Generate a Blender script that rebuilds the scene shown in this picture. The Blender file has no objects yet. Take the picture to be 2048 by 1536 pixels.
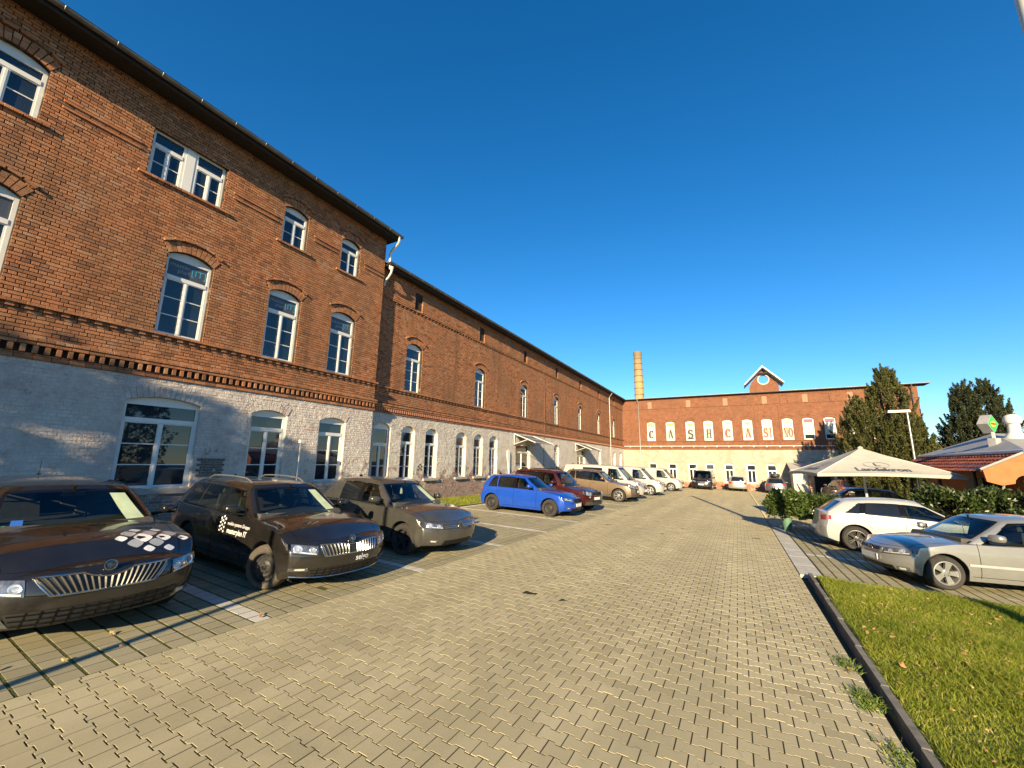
import bpy, bmesh, math, random
import numpy as np
from mathutils import Vector, Matrix
rnd = random.Random(11)
npr = np.random.default_rng(5)
sin, cos, pi, sqrt = math.sin, math.cos, math.pi, math.sqrt
S = bpy.context.scene
COL = S.collection

# ------------------------------------------------------------------ camera
CAMZ = 1.806
cam = bpy.data.cameras.new('camera')
cam.sensor_width = 36.0
cam.lens = 814.06 / 2048 * 36
cam.clip_start = 0.05
cam.clip_end = 3000
camo = bpy.data.objects.new('camera', cam)
COL.objects.link(camo)
_y, _p, _r = 0.499294, 0.188057, 0.016361
_f = Vector((-sin(_y) * cos(_p), cos(_y) * cos(_p), sin(_p)))
_rt = Vector((cos(_y), sin(_y), 0))
_up = _rt.cross(_f)
_r2 = _rt * cos(_r) + _up * sin(_r)
_u2 = _r2.cross(_f)
camo.matrix_world = Matrix(((_r2.x, _u2.x, -_f.x, 0), (_r2.y, _u2.y, -_f.y, 0), (_r2.z, _u2.z, -_f.z, CAMZ), (0, 0, 0, 1)))
S.camera = camo

# ------------------------------------------------------------------ sky, sun, exposure
SUN_EL = math.radians(19.0)
SUN_H = Vector((0.243, -0.97, 0)).normalized()       # towards the sun
w = bpy.data.worlds.new('World')
S.world = w
w.use_nodes = True
_n = w.node_tree.nodes
_bg = _n['Background']
_sky = _n.new('ShaderNodeTexSky')
_sky.sky_type = 'NISHITA'
_sky.sun_disc = False
_sky.sun_elevation = SUN_EL
_sky.sun_rotation = math.atan2(SUN_H.x, SUN_H.y)
_sky.altitude = 200
_sky.air_density = 1.0
_sky.dust_density = 0.0
_sky.ozone_density = 4.0
_hs = _n.new('ShaderNodeHueSaturation')
_hs.inputs['Saturation'].default_value = 1.27
w.node_tree.links.new(_sky.outputs[0], _hs.inputs['Color'])
w.node_tree.links.new(_hs.outputs[0], _bg.inputs[0])
_bg.inputs[1].default_value = 0.08
_l = bpy.data.lights.new('sun', 'SUN')
_l.energy = 5.0
_l.angle = math.radians(0.53)
_l.color = (1.0, 0.79, 0.48)
suno = bpy.data.objects.new('sun', _l)
COL.objects.link(suno)
_dir = -(SUN_H * cos(SUN_EL) + Vector((0, 0, sin(SUN_EL))))
suno.rotation_euler = _dir.to_track_quat('-Z', 'Y').to_euler()
suno.location = (20, -60, 40)
S.view_settings.view_transform = 'Standard'
S.view_settings.look = 'None'
S.view_settings.gamma = 1.0
S.view_settings.use_curve_mapping = False
S.view_settings.exposure = 1.32

# ------------------------------------------------------------------ helpers
def tag(o, label=None, cat=None, group=None, kind=None):
    if label: o['label'] = label
    if cat: o['category'] = cat
    if group: o['group'] = group
    if kind: o['kind'] = kind
    return o

def empty(name, loc=(0, 0, 0), rz=0.0, parent=None):
    o = bpy.data.objects.new(name, None)
    o.empty_display_size = 0.2
    o.location = loc
    o.rotation_euler = (0, 0, rz)
    COL.objects.link(o)
    if parent: o.parent = parent
    return o

def link(name, me, parent=None, loc=None):
    o = bpy.data.objects.new(name, me)
    COL.objects.link(o)
    if parent is not None:
        o.parent = parent
    if loc is not None:
        o.location = loc
    return o

def sharp_by_angle(me, deg):
    bm = bmesh.new(); bm.from_mesh(me)
    a = math.radians(deg)
    for e in bm.edges:
        e.smooth = not (len(e.link_faces) == 2 and e.calc_face_angle(0) > a)
    for f in bm.faces: f.smooth = True
    bm.to_mesh(me); bm.free()

class MB:
    def __init__(s):
        s.V = []; s.F = []; s.I = []; s.m = 0
    def add(s, vs, fs, M=None):
        b = len(s.V)
        if M is not None: vs = [tuple(M @ Vector(v)) for v in vs]
        s.V += [tuple(v) for v in vs]
        s.F += [tuple(b + i for i in f) for f in fs]
        s.I += [s.m] * len(fs)
        return s
    def box(s, a, b, M=None, taper=0.0):
        x0, y0, z0 = a; x1, y1, z1 = b; t = taper
        return s.add([(x0, y0, z0), (x1, y0, z0), (x1, y1, z0), (x0, y1, z0), (x0 + t, y0 + t, z1), (x1 - t, y0 + t, z1), (x1 - t, y1 - t, z1), (x0 + t, y1 - t, z1)],
                     [(3, 2, 1, 0), (4, 5, 6, 7), (0, 1, 5, 4), (1, 2, 6, 5), (2, 3, 7, 6), (3, 0, 4, 7)], M)
    def cbox(s, c, d, M=None):
        return s.box([c[i] - d[i] / 2 for i in range(3)], [c[i] + d[i] / 2 for i in range(3)], M)
    def prism(s, poly, f0, f1):
        """poly: 2d list; f0,f1 map (a,b)->3d for both ends"""
        n = len(poly)
        return s.add([f0(*p) for p in poly] + [f1(*p) for p in poly],
                     [tuple(range(n))[::-1], tuple(range(n, 2 * n))] + [(i, (i + 1) % n, n + (i + 1) % n, n + i) for i in range(n)])
    def grid(s, fn, nu, nv, keep=None, flip=False):
        vs = [fn(i / nu, j / nv) for j in range(nv + 1) for i in range(nu + 1)]
        fs = []
        for j in range(nv):
            for i in range(nu):
                if keep and not keep((i + .5) / nu, (j + .5) / nv): continue
                a = j * (nu + 1) + i
                f = (a, a + 1, a + nu + 2, a + nu + 1)
                fs.append(f[::-1] if flip else f)
        return s.add(vs, fs)
    def lathe(s, prof, n=24, M=None, cap=False):
        """prof [(r,z)] about z axis"""
        vs = []
        for r, z in prof:
            for k in range(n):
                a = 2 * pi * k / n
                vs.append((r * cos(a), r * sin(a), z))
        fs = []
        for j in range(len(prof) - 1):
            for k in range(n):
                k2 = (k + 1) % n
                fs.append((j * n + k, j * n + k2, (j + 1) * n + k2, (j + 1) * n + k))
        if cap:
            fs.append(tuple(range(n))[::-1]); m = (len(prof) - 1) * n
            fs.append(tuple(range(m, m + n)))
        return s.add(vs, fs, M)
    def tube(s, pts, r, n=8, cap=True):
        pts = [Vector(p) for p in pts]
        rs = r if isinstance(r, (list, tuple)) else [r] * len(pts)
        vs = []; prev = None
        for i, p in enumerate(pts):
            t = (pts[min(i + 1, len(pts) - 1)] - pts[max(i - 1, 0)]).normalized()
            if prev is None:
                u = t.cross(Vector((0, 0, 1)))
                if u.length < 1e-3: u = t.cross(Vector((1, 0, 0)))
            else:
                u = prev - t * prev.dot(t)
            u.normalize(); prev = u; v = t.cross(u)
            for k in range(n):
                a = 2 * pi * k / n
                vs.append(tuple(p + (u * cos(a) + v * sin(a)) * rs[i]))
        fs = []
        for j in range(len(pts) - 1):
            for k in range(n):
                k2 = (k + 1) % n
                fs.append((j * n + k, j * n + k2, (j + 1) * n + k2, (j + 1) * n + k))
        if cap:
            fs.append(tuple(range(n))[::-1]); m = (len(pts) - 1) * n
            fs.append(tuple(range(m, m + n)))
        return s.add(vs, fs)
    def mesh(s, name, mats, smooth=None):
        me = bpy.data.meshes.new(name)
        me.from_pydata(s.V, [], s.F)
        mats = mats if isinstance(mats, (list, tuple)) else [mats]
        for m in mats: me.materials.append(m)
        if len(mats) > 1:
            me.polygons.foreach_set('material_index', s.I)
        if smooth: sharp_by_angle(me, smooth)
        me.update()
        return me
    def build(s, name, mats, parent=None, smooth=None, loc=None):
        return link(name, s.mesh(name, mats, smooth), parent, loc)

def npmesh(name, V, F, mat, parent=None, loc=None, smooth=False):
    """V (n,3), F (m,k) numpy arrays, equal-sized faces"""
    me = bpy.data.meshes.new(name)
    V = np.asarray(V, np.float32); F = np.asarray(F, np.int32); m, k = F.shape
    me.vertices.add(len(V)); me.vertices.foreach_set('co', V.ravel())
    me.loops.add(m * k); me.loops.foreach_set('vertex_index', F.ravel())
    me.polygons.add(m); me.polygons.foreach_set('loop_start', np.arange(0, m * k, k, dtype=np.int32))
    me.polygons.foreach_set('use_smooth', np.full(m, bool(smooth)))
    for q in (mat if isinstance(mat, (list, tuple)) else [mat]): me.materials.append(q)
    me.update(calc_edges=True); me.validate()
    return link(name, me, parent, loc)

# ------------------------------------------------------------------ materials
MATS = {}
class N:
    """tiny node builder"""
    def __init__(s, name):
        s.m = bpy.data.materials.new(name); s.m.use_nodes = True
        s.t = s.m.node_tree; s.b = s.t.nodes['Principled BSDF']
    def n(s, typ, **k):
        o = s.t.nodes.new('ShaderNode' + typ)
        for a, v in k.items(): setattr(o, a, v)
        return o
    def l(s, a, b): s.t.links.new(a, b)
    def set(s, o, i, v):
        if hasattr(v, 'is_output'): s.l(v, o.inputs[i])
        else: o.inputs[i].default_value = v
    def noise(s, vec, scale, detail=3, rough=.55):
        o = s.n('TexNoise'); o.inputs['Scale'].default_value = scale
        o.inputs['Detail'].default_value = detail; o.inputs['Roughness'].default_value = rough
        if vec is not None: s.l(vec, o.inputs['Vector'])
        return o.outputs[0]
    def pos(s): return s.n('NewGeometry').outputs['Position']
    def island(s):
        g = s.n('NewGeometry').outputs['Random Per Island']; o = s.n('ObjectInfo').outputs['Random']
        a = s.n('Math', operation='ADD'); s.l(g, a.inputs[0]); s.l(o, a.inputs[1])
        f = s.n('Math', operation='FRACT'); s.l(a.outputs[0], f.inputs[0])
        return f.outputs[0]
    def ramp(s, fac, stops, interp='LINEAR'):
        o = s.n('ValToRGB'); o.color_ramp.interpolation = interp
        e = o.color_ramp.elements
        while len(e) < len(stops): e.new(.5)
        for k, (p, c) in enumerate(stops):
            e[k].position = p; e[k].color = (*c, 1) if len(c) == 3 else c
        s.l(fac, o.inputs[0]); return o.outputs[0]
    def mix(s, fac, a, b, mode='MIX'):
        o = s.n('Mix', data_type='RGBA', blend_type=mode)
        s.set(o, 0, fac)
        for i, v in ((6, a), (7, b)):
            if hasattr(v, 'is_output'): s.l(v, o.inputs[i])
            else: o.inputs[i].default_value = (*v, 1)
        return o.outputs[2]
    def math(s, op, a, b=0.0, clamp=False):
        o = s.n('Math', operation=op, use_clamp=clamp); s.set(o, 0, a); s.set(o, 1, b); return o.outputs[0]
    def mapr(s, v, a, b, c=0.0, d=1.0):
        o = s.n('MapRange'); s.set(o, 0, v); s.set(o, 1, a); s.set(o, 2, b); s.set(o, 3, c); s.set(o, 4, d); return o.outputs[0]
    def sep(s, v):
        o = s.n('SeparateXYZ'); s.l(v, o.inputs[0]); return o.outputs
    def bump(s, h, strength=.4, dist=.01):
        o = s.n('Bump'); o.inputs['Strength'].default_value = strength; o.inputs['Distance'].default_value = dist
        s.l(h, o.inputs['Height']); s.l(o.outputs[0], s.b.inputs['Normal'])
    def out(s, col, rough=.8, metal=0.0, spec=.5, coat=0.0):
        s.set(s.b, 'Base Color', col if hasattr(col, 'is_output') else (*col, 1))
        s.set(s.b, 'Roughness', rough); s.b.inputs['Metallic'].default_value = metal
        s.b.inputs['Specular IOR Level'].default_value = spec
        s.b.inputs['Coat Weight'].default_value = coat; s.b.inputs['Coat Roughness'].default_value = .04
        MATS[s.m.name] = s.m
        return s.m

def plain(name, col, rough=.6, metal=0.0, spec=.5, coat=0.0, var=.12, scale=6, bump=0.0, bscale=60):
    if name in MATS: return MATS[name]
    k = N(name)
    c = k.ramp(k.noise(k.pos(), scale, 4), [(.3, tuple(x * (1 - var) for x in col)), (.7, tuple(min(1, x * (1 + var)) for x in col))])
    if bump: k.bump(k.noise(k.pos(), bscale, 3), bump, .004)
    return k.out(c, rough, metal, spec, coat)

def m_brick(name, stops, dirt, bumps=.5, pale=.0):
    k = N(name); P = k.pos()
    c = k.ramp(k.island(), stops)
    c = k.mix(k.ramp(k.noise(P, 14, 4), [(.35, (0, 0, 0)), (.75, (1, 1, 1))]), c, k.mix(.5, c, (.30, .13, .055)))
    c = k.mix(k.ramp(k.noise(P, .55, 4), [(.42, (0, 0, 0)), (.72, (.75, .75, .75))]), c, dirt)
    sv = k.n('Mapping'); sv.inputs['Scale'].default_value = (1.8, 1.8, .22); k.l(P, sv.inputs[0])
    c = k.mix(k.ramp(k.noise(sv.outputs[0], 1.3, 5, .65), [(.48, (0, 0, 0)), (.70, (.55, .55, .55))]), c, tuple(q * .55 for q in dirt))
    if pale: c = k.mix(k.ramp(k.noise(P, 1.7, 5, .7), [(.58, (0, 0, 0)), (.74, (pale, pale, pale))]), c, (.44, .34, .26))
    k.bump(k.noise(P, 45, 4, .7), bumps, .012)
    return k.out(c, .9, 0, .25)
BRK = m_brick('brick', [(0, (.15, .075, .05)), (.1, (.27, .115, .058)), (.35, (.38, .152, .07)), (.65, (.46, .192, .088)), (.85, (.41, .185, .09)), (.96, (.48, .27, .15)), (1, (.20, .11, .075))], (.26, .14, .075), .6, .45)
k = N('mortar'); P = k.pos()
c = k.ramp(k.noise(P, 3, 5, .7), [(.35, (.025, .018, .014)), (.6, (.055, .04, .03)), (.76, (.24, .19, .15))])
k.bump(k.noise(P, 60, 3), .4, .006); MORTAR = k.out(c, .95, 0, .2)

def m_white(name, lo, peel_z, warm, hi):
    k = N(name); P = k.pos(); xyz = k.sep(P)
    base = k.mix(k.ramp(k.noise(P, .7, 5, .65), [(.35, (0, 0, 0)), (.68, (1, 1, 1))]), warm, hi)
    base = k.mix(k.ramp(k.noise(P, 1.6, 4), [(.5, (0, 0, 0)), (.75, (.55, .55, .55))]), base, lo)
    base = k.mix(k.ramp(k.noise(P, 9, 4), [(.45, (0, 0, 0)), (.8, (.35, .35, .35))]), base, (.24, .21, .20))
    base = k.mix(k.ramp(k.noise(P, 3.1, 6, .7), [(.50, (0, 0, 0)), (.66, (.5, .5, .5))]), base, (.40, .27, .235))
    pz = k.math('ADD', k.mapr(xyz[2], peel_z[0], peel_z[1], .34, -.06), k.math('MULTIPLY', k.noise(P, .6, 3), .25))
    msk = k.ramp(k.math('ADD', k.noise(P, 2.3, 6, .68), pz), [(.70, (0, 0, 0)), (.78, (1, 1, 1))])
    br = k.ramp(k.island(), [(0, (.20, .125, .10)), (.35, (.30, .21, .175)), (.7, (.25, .20, .175)), (1, (.36, .22, .17))])
    c = k.mix(msk, base, br)
    k.bump(k.math('ADD', k.math('MULTIPLY', k.noise(P, 9, 4, .6), 1.6), k.math('ADD', k.noise(P, 26, 4, .65), k.math('MULTIPLY', k.noise(P, 80, 3), .6))), .9, .03)
    return k.out(c, .85, 0, .25)
WHT = m_white('painted_brick', (.42, .35, .34), (.3, 1.5), (.57, .51, .46), (.74, .68, .60))
k = N('painted_joint'); P = k.pos(); k.bump(k.noise(P, 30, 4), .6, .015)
WJOINT = k.out(k.ramp(k.noise(P, 1.5, 5, .65), [(.35, (.40, .36, .33)), (.6, (.58, .53, .47))]), .9, 0, .2)

# brickwork of the far wing: too far away to tell the bricks apart
def m_far_brick():
    k = N('far_brick'); P = k.pos(); x = k.sep(P)
    cv = k.n('CombineXYZ'); k.l(x[0], cv.inputs[0]); k.l(x[2], cv.inputs[1])
    b = k.n('TexBrick'); b.offset = .5
    k.l(cv.outputs[0], b.inputs['Vector'])
    b.inputs['Scale'].default_value = 1; b.inputs['Brick Width'].default_value = .19; b.inputs['Row Height'].default_value = .0766
    b.inputs['Mortar Size'].default_value = .007; b.inputs['Mortar Smooth'].default_value = .2; b.inputs['Bias'].default_value = 0
    b.inputs['Color1'].default_value = (.155, .056, .032, 1); b.inputs['Color2'].default_value = (.215, .087, .045, 1); b.inputs['Mortar'].default_value = (.13, .085, .06, 1)
    c = k.mix(k.ramp(k.noise(P, 2.2, 6, .7), [(.4, (0, 0, 0)), (.7, (.7, .7, .7))]), b.outputs[0], (.26, .12, .065))
    c = k.mix(k.ramp(k.noise(P, .5, 5, .7), [(.45, (0, 0, 0)), (.75, (.55, .55, .55))]), c, (.14, .07, .045))
    c = k.mix(k.ramp(k.noise(P, 5, 6, .75), [(.6, (0, 0, 0)), (.72, (.5, .5, .5))]), c, (.34, .25, .19))
    k.bump(k.math('ADD', k.math('MULTIPLY', b.outputs['Fac'], -1.0), k.noise(P, 30, 3)), .5, .012)
    return k.out(c, .9, 0, .2)
FARBRK = m_far_brick()
def m_far_white():
    k = N('far_painted'); P = k.pos(); x = k.sep(P)
    cr = k.ramp(k.noise(P, 1.3, 6, .7), [(.42, (0, 0, 0)), (.5, (1, 1, 1)), (.58, (0, 0, 0))])
    c = k.mix(k.ramp(k.noise(P, 1.1, 5, .6), [(.4, (0, 0, 0)), (.65, (1, 1, 1))]), (.34, .30, .24), (.45, .41, .33))
    c = k.mix(k.math('MULTIPLY', cr, .55), c, (.26, .23, .17))
    pz = k.mapr(x[2], -.6, 1.3, .36, -.1)
    msk = k.ramp(k.math('ADD', k.noise(P, 1.1, 6, .65), pz), [(.74, (0, 0, 0)), (.8, (1, 1, 1))])
    c = k.mix(msk, c, k.ramp(k.noise(P, 8, 4), [(.3, (.24, .09, .06)), (.7, (.33, .19, .13))]))
    k.bump(k.noise(P, 14, 5, .7), .5, .03)
    return k.out(c, .9, 0, .2)
FARWHT = m_far_white()

FRAME = plain('window_frame_paint', (.70, .69, .65), .45, var=.03)
STONE = plain('sill_stone', (.36, .31, .27), .85, var=.2, scale=9, bump=.3)
k = N('window_glass'); k.bump(k.noise(k.pos(), 1.1, 2), .05, .03)
GLASS = k.out(k.ramp(k.noise(k.pos(), 1.2, 2), [(.3, (.008, .012, .018)), (.7, (.02, .03, .04))]), .02, 0, .9)
k = N('film_glass')
FILM = k.out(k.ramp(k.noise(k.pos(), 2, 2), [(.3, (.05, .055, .06)), (.7, (.075, .08, .085))]), .08, 0, .7)
ZINC = plain('zinc', (.42, .43, .41), .45, .6, var=.15, scale=4)
DGUT = plain('old_gutter', (.16, .155, .14), .5, .5, var=.25, scale=3)
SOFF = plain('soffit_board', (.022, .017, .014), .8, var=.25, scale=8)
ROOF = plain('roof_felt', (.10, .10, .10), .85, var=.2)
DARK = plain('dark_metal', (.03, .03, .032), .5, .3)
STEEL = plain('galvanised', (.50, .51, .50), .4, .7, var=.1)
WMET = plain('white_metal', (.60, .59, .55), .4, var=.04)
CONC = plain('concrete', (.40, .385, .34), .9, var=.16, scale=7, bump=.4, bscale=90)
WHITEPL = plain('white_plastic', (.8, .8, .78), .35, var=.03)
BLACKPL = plain('black_plastic', (.018, .018, .019), .5, var=.1)
# ------------------------------------------------------------------ ground
def gz(x, y):
    return -.026 * max(-14.0, min(16.0, x)) - .0156 * max(-14.0, min(54.0, y))
def gzv(x, y):
    return -.026 * np.clip(x, -14, 16) - .0156 * np.clip(y, -14, 54)
TILT = (-.0156, .026, 0)

k = N('earth'); P = k.pos()
EARTH = k.out(k.ramp(k.noise(P, .4, 5), [(.3, (.05, .055, .03)), (.7, (.09, .085, .05))]), .95, 0, .2)
xs = np.array([-900, -300, -120, -60, -30, -20, -14, -12.6, -9.7, -4.6, .9, 1.4, 4, 8, 12, 16, 24, 40, 80, 200, 500, 900.])
ys = np.array([-900, -300, -100, -40, -24, -14, -6, 0, 10, 20, 30, 40, 48, 54, 64, 90, 150, 300, 900.])
X, Y = np.meshgrid(xs, ys)
Z = gzv(X, Y) - .075
F = [(j * len(xs) + i, j * len(xs) + i + 1, (j + 1) * len(xs) + i + 1, (j + 1) * len(xs) + i) for j in range(len(ys) - 1) for i in range(len(xs) - 1)]
tag(npmesh('ground', np.stack([X, Y, Z], -1).reshape(-1, 3), F, EARTH), kind='structure')

def sheet(name, x0, x1, y0, y1, dz, mat, kind='structure', parent=None):
    V = [(x0, y0, gz(x0, y0) + dz), (x1, y0, gz(x1, y0) + dz), (x1, y1, gz(x1, y1) + dz), (x0, y1, gz(x0, y1) + dz)]
    o = npmesh(name, V, [(0, 1, 2, 3)], mat, parent)
    if kind: tag(o, kind=kind)
    return o

k = N('joint_sand'); P = k.pos(); k.bump(k.noise(P, 120, 3), .5, .004)
SAND = k.out(k.ramp(k.noise(P, 5, 5), [(.35, (.022, .018, .011)), (.7, (.05, .042, .024))]), .95, 0, .2)
k = N('moss_joint'); P = k.pos(); k.bump(k.noise(P, 90, 4), 1.0, .01)
MOSS = k.out(k.ramp(k.noise(P, 14, 5, .7), [(.32, (.05, .042, .022)), (.5, (.075, .085, .024)), (.68, (.13, .14, .04))]), .95, 0, .2)
def m_paver(name, a, b, c_):
    k = N(name); P = k.pos()
    c = k.ramp(k.island(), [(0, tuple(x * .78 for x in a)), (.06, a), (.5, b), (1, c_)])
    c = k.mix(k.ramp(k.noise(P, .45, 5, .6), [(.35, (0, 0, 0)), (.7, (.7, .7, .7))]), c, tuple(x * .8 for x in b))
    c = k.mix(k.ramp(k.noise(P, 260, 2, .8), [(.4, (0, 0, 0)), (.62, (.5, .5, .5))]), c, tuple(x * .72 for x in a))
    c = k.mix(k.ramp(k.noise(P, 11, 5, .7), [(.6, (0, 0, 0)), (.72, (.6, .6, .6))]), c, tuple(x * .60 for x in a))
    c = k.mix(k.ramp(k.noise(P, 1.7, 6, .75), [(.55, (0, 0, 0)), (.75, (.55, .55, .55))]), c, tuple(x * .62 for x in a))
    sv = k.n('Mapping'); sv.inputs['Scale'].default_value = (1.3, .07, 1); k.l(P, sv.inputs[0])
    c = k.mix(k.ramp(k.noise(sv.outputs[0], 1.0, 4, .6), [(.42, (0, 0, 0)), (.66, (.6, .6, .6))]), c, tuple(x * .74 for x in a))
    c = k.mix(k.ramp(k.noise(P, .9, 3, .5), [(.62, (0, 0, 0)), (.82, (.25, .25, .25))]), c, tuple(x * .6 for x in a))
    k.bump(k.noise(P, 300, 2, .8), .35, .003)
    return k.out(c, .88, 0, .3)
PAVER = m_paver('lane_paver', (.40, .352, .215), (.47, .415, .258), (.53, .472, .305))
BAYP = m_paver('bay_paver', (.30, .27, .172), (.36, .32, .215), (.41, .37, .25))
LINEP = m_paver('line_paver', (.55, .53, .47), (.62, .60, .54), (.66, .64, .58))

SHEAR = -.03
LX0, LX1 = -4.63, .87
NL = 30; PL = (LX1 - LX0) / NL; PW = .131; DD = .0095; GX = .0046; GW = .0052

def bone(hx):
    """outline of an interlocking paver, half length hx"""
    e = PW / 2 + DD - GW; w_ = PW / 2 - DD - GW; a = hx - GX; q = hx * .55; r = hx * .40
    return [(-a, -e), (-q, -e), (-r, -w_), (r, -w_), (q, -e), (a, -e), (a, e), (q, e), (r, w_), (-r, w_), (-q, e), (-a, e)]
def halfbone(side):
    e = PW / 2 + DD - GW; w_ = PW / 2 - DD - GW; h = PL / 2; q = h * .55; r = h * .40
    b_ = h - GX
    o = [(GX, -w_), (r, -w_), (q, -e), (b_, -e), (b_, e), (q, e), (r, w_), (GX, w_)]
    return o if side > 0 else [(-x, y) for x, y in o[::-1]]
def paver_mesh(out, depth, ch):
    """list of verts rings + faces (n-gon top as fan around centre)"""
    n = len(out); cx = sum(p[0] for p in out) / n
    ins = [(cx + (x - cx) * (1 - ch / max(.02, abs(x - cx))) if abs(x - cx) > .02 else x, y * (1 - ch / max(.02, abs(y)))) for x, y in out]
    V = [(x, y, -depth) for x, y in out] + [(x, y, -ch * .7) for x, y in out] + [(x, y, 0) for x, y in ins] + [(cx, 0, 0)]
    T = []
    for i in range(n):
        j = (i + 1) % n
        T += [(i, j, n + j), (i, n + j, n + i), (n + i, n + j, 2 * n + j), (n + i, 2 * n + j, 2 * n + i), (2 * n + i, 2 * n + j, 3 * n)]
    return np.array(V), np.array(T)
def paver_flat(out, depth):
    n = len(out); cx = sum(p[0] for p in out) / n
    V = [(x, y, -depth) for x, y in out] + [(x, y, 0) for x, y in out] + [(cx, 0, 0)]
    T = []
    for i in range(n):
        j = (i + 1) % n
        T += [(i, j, n + j), (i, n + j, n + i), (n + i, n + j, 2 * n)]
    return np.array(V), np.array(T)

def scatter(VT, pos, jz):
    """stamp mesh VT at pos (n,2) on the sloping ground"""
    V, T = VT; n = len(pos)
    if n == 0: return np.zeros((0, 3)), np.zeros((0, 3), int)
    tx = npr.normal(0, .0018, n)[:, None]; ty = npr.normal(0, .0018, n)[:, None]
    x = pos[:, 0:1] + V[None, :, 0]; y = pos[:, 1:2] + V[None, :, 1] + SHEAR * V[None, :, 0]
    z = gzv(x, y) + V[None, :, 2] + jz[:, None] + tx * V[None, :, 0] + ty * V[None, :, 1]
    W = np.stack([x, y, z], -1).reshape(-1, 3)
    return W, (T[None] + (np.arange(n) * len(V))[:, None, None]).reshape(-1, 3)
def join(parts):
    Vs, Fs, b = [], [], 0
    for V, F in parts:
        Vs.append(V); Fs.append(F + b); b += len(V)
    return np.concatenate(Vs), np.concatenate(Fs)

def px_depth(x, y):
    return -x * sin(_y) + y * cos(_y)
def in_view(x, y, m=.0):
    """keeps what the camera can see of the ground, with a margin"""
    v = Vector((x, y, gz(x, y) - CAMZ)); d = v.dot(_f)
    if d < .15: return False
    return abs(v.dot(_r2) / d) < 1.26 + m and v.dot(_u2) / d > -.945 - m

lane = tag(sheet('driveway', LX0, LX1, -6, 48, -.0028, SAND), kind='structure')
full, halves = [], []
row = 0
yy = -3.0
while yy < 47.8:
    off = row % 2
    for i in range(NL + off):
        cx = LX0 + (i + .5 - .5 * off) * PL
        ys_ = yy + SHEAR * (cx - LX0)
        if off and (i == 0 or i == NL):
            halves.append((cx, ys_, 1 if i == 0 else -1))
        else: full.append((cx, ys_))
    row += 1; yy += PW
full = np.array(full); vis = np.array([in_view(x, y, .12) for x, y in full]); full = full[vis]
dist = np.hypot(full[:, 0], full[:, 1]); order = np.argsort(dist); full = full[order]; dist = dist[order]
pm = paver_flat(bone(PL / 2), .05)
near = [i for i in range(len(full)) if in_view(*full[i], -.01)][:300]
me = bpy.data.meshes.new('paver'); me.from_pydata([tuple(v) for v in pm[0] @ np.array([[1, SHEAR, 0], [0, 1, 0], [0, 0, 1]])], [], [tuple(t) for t in pm[1]]); me.materials.append(PAVER)
nearset = set(near)
for i in near:
    x, y = full[i]
    o = link('paver', me, lane, (x, y, gz(x, y) + rnd.gauss(0, .0009)))
    o.rotation_euler = (TILT[0] + rnd.gauss(0, .0018), TILT[1] + rnd.gauss(0, .0018), rnd.gauss(0, .003))
rest = np.array([i not in nearset for i in range(len(full))]); fr = full[rest]; dr = dist[rest]
A = fr[dr < 12]; Bq = fr[dr >= 12]
ha = np.array([(h[0] + (0 if h[2] > 0 else 0), h[1]) for h in halves if h[2] > 0]); hb = np.array([(h[0], h[1]) for h in halves if h[2] < 0])
parts = [scatter(pm, A, npr.normal(0, .0009, len(A))), scatter(paver_flat(bone(PL / 2), .03), Bq, npr.normal(0, .001, len(Bq))),
         scatter(paver_flat(halfbone(1), .05), ha, npr.normal(0, .001, len(ha))), scatter(paver_flat(halfbone(-1), .05), hb, npr.normal(0, .001, len(hb)))]
V, F = join(parts)
tag(npmesh('paving', V, F, PAVER, lane), kind='stuff')

# far widening of the yard to the right, same stones
yard = tag(sheet('yard_paving', LX1, 9.0, 17.9, 50.8, -.014, SAND), kind='structure')
pts = []
row = 0; yy = 18.0
while yy < 50.6:
    for i in range(int((8.9 - LX1) / PL)):
        pts.append((LX1 + .02 + (i + .5 + .5 * (row % 2)) * PL, yy))
    row += 1; yy += PW
pts = np.array(pts)
V, F = scatter(paver_flat(bone(PL / 2), .03), pts, npr.normal(0, .001, len(pts)))
tag(npmesh('paving', V, F, PAVER, yard), kind='stuff')
yard2 = tag(sheet('rear_paving', LX0, LX1, 48.0, 51.7, -.012, PAVER), kind='structure')

# parking bays on the left: square stones, mossy joints running across
BP = .1855
bays = tag(sheet('parking_bays', -9.62, LX0, -6, 48, -.0025, MOSS), kind='structure')
LINES = [3.05 + 2.52 * i for i in range(-2, 18)]
def bay_boxes(pos, lx, ly, gx, gy, depth, ch):
    a, b = lx / 2 - gx, ly / 2 - gy
    return paver_mesh([(-a, -b), (a, -b), (a, b), (-a, b)], depth, ch)
cellx = 27; bpl = (LX0 + 9.62) / cellx
P0, P1 = [], []
r = 0; yy = -2.6
rows = []
while yy < 47.6:
    rows.append(yy); yy += BP
lines_rows = set(min(range(len(rows)), key=lambda i: abs(rows[i] - L)) for L in LINES)
for ri, y0 in enumerate(rows):
    for i in range(cellx):
        x = LX0 - (i + .5) * bpl; y = y0 + SHEAR * (x - LX0)
        if not in_view(x, y, .12): continue
        (P1 if (ri in lines_rows or (i == cellx - 1 and y0 > 9)) else P0).append((x, y))
P0 = np.array(P0); P1 = np.array(P1)
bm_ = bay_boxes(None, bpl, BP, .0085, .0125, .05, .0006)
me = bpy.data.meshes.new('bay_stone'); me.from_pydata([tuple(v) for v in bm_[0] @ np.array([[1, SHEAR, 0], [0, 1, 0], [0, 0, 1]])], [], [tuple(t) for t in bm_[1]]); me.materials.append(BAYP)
me2 = me.copy(); me2.materials.clear(); me2.materials.append(LINEP)
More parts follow.
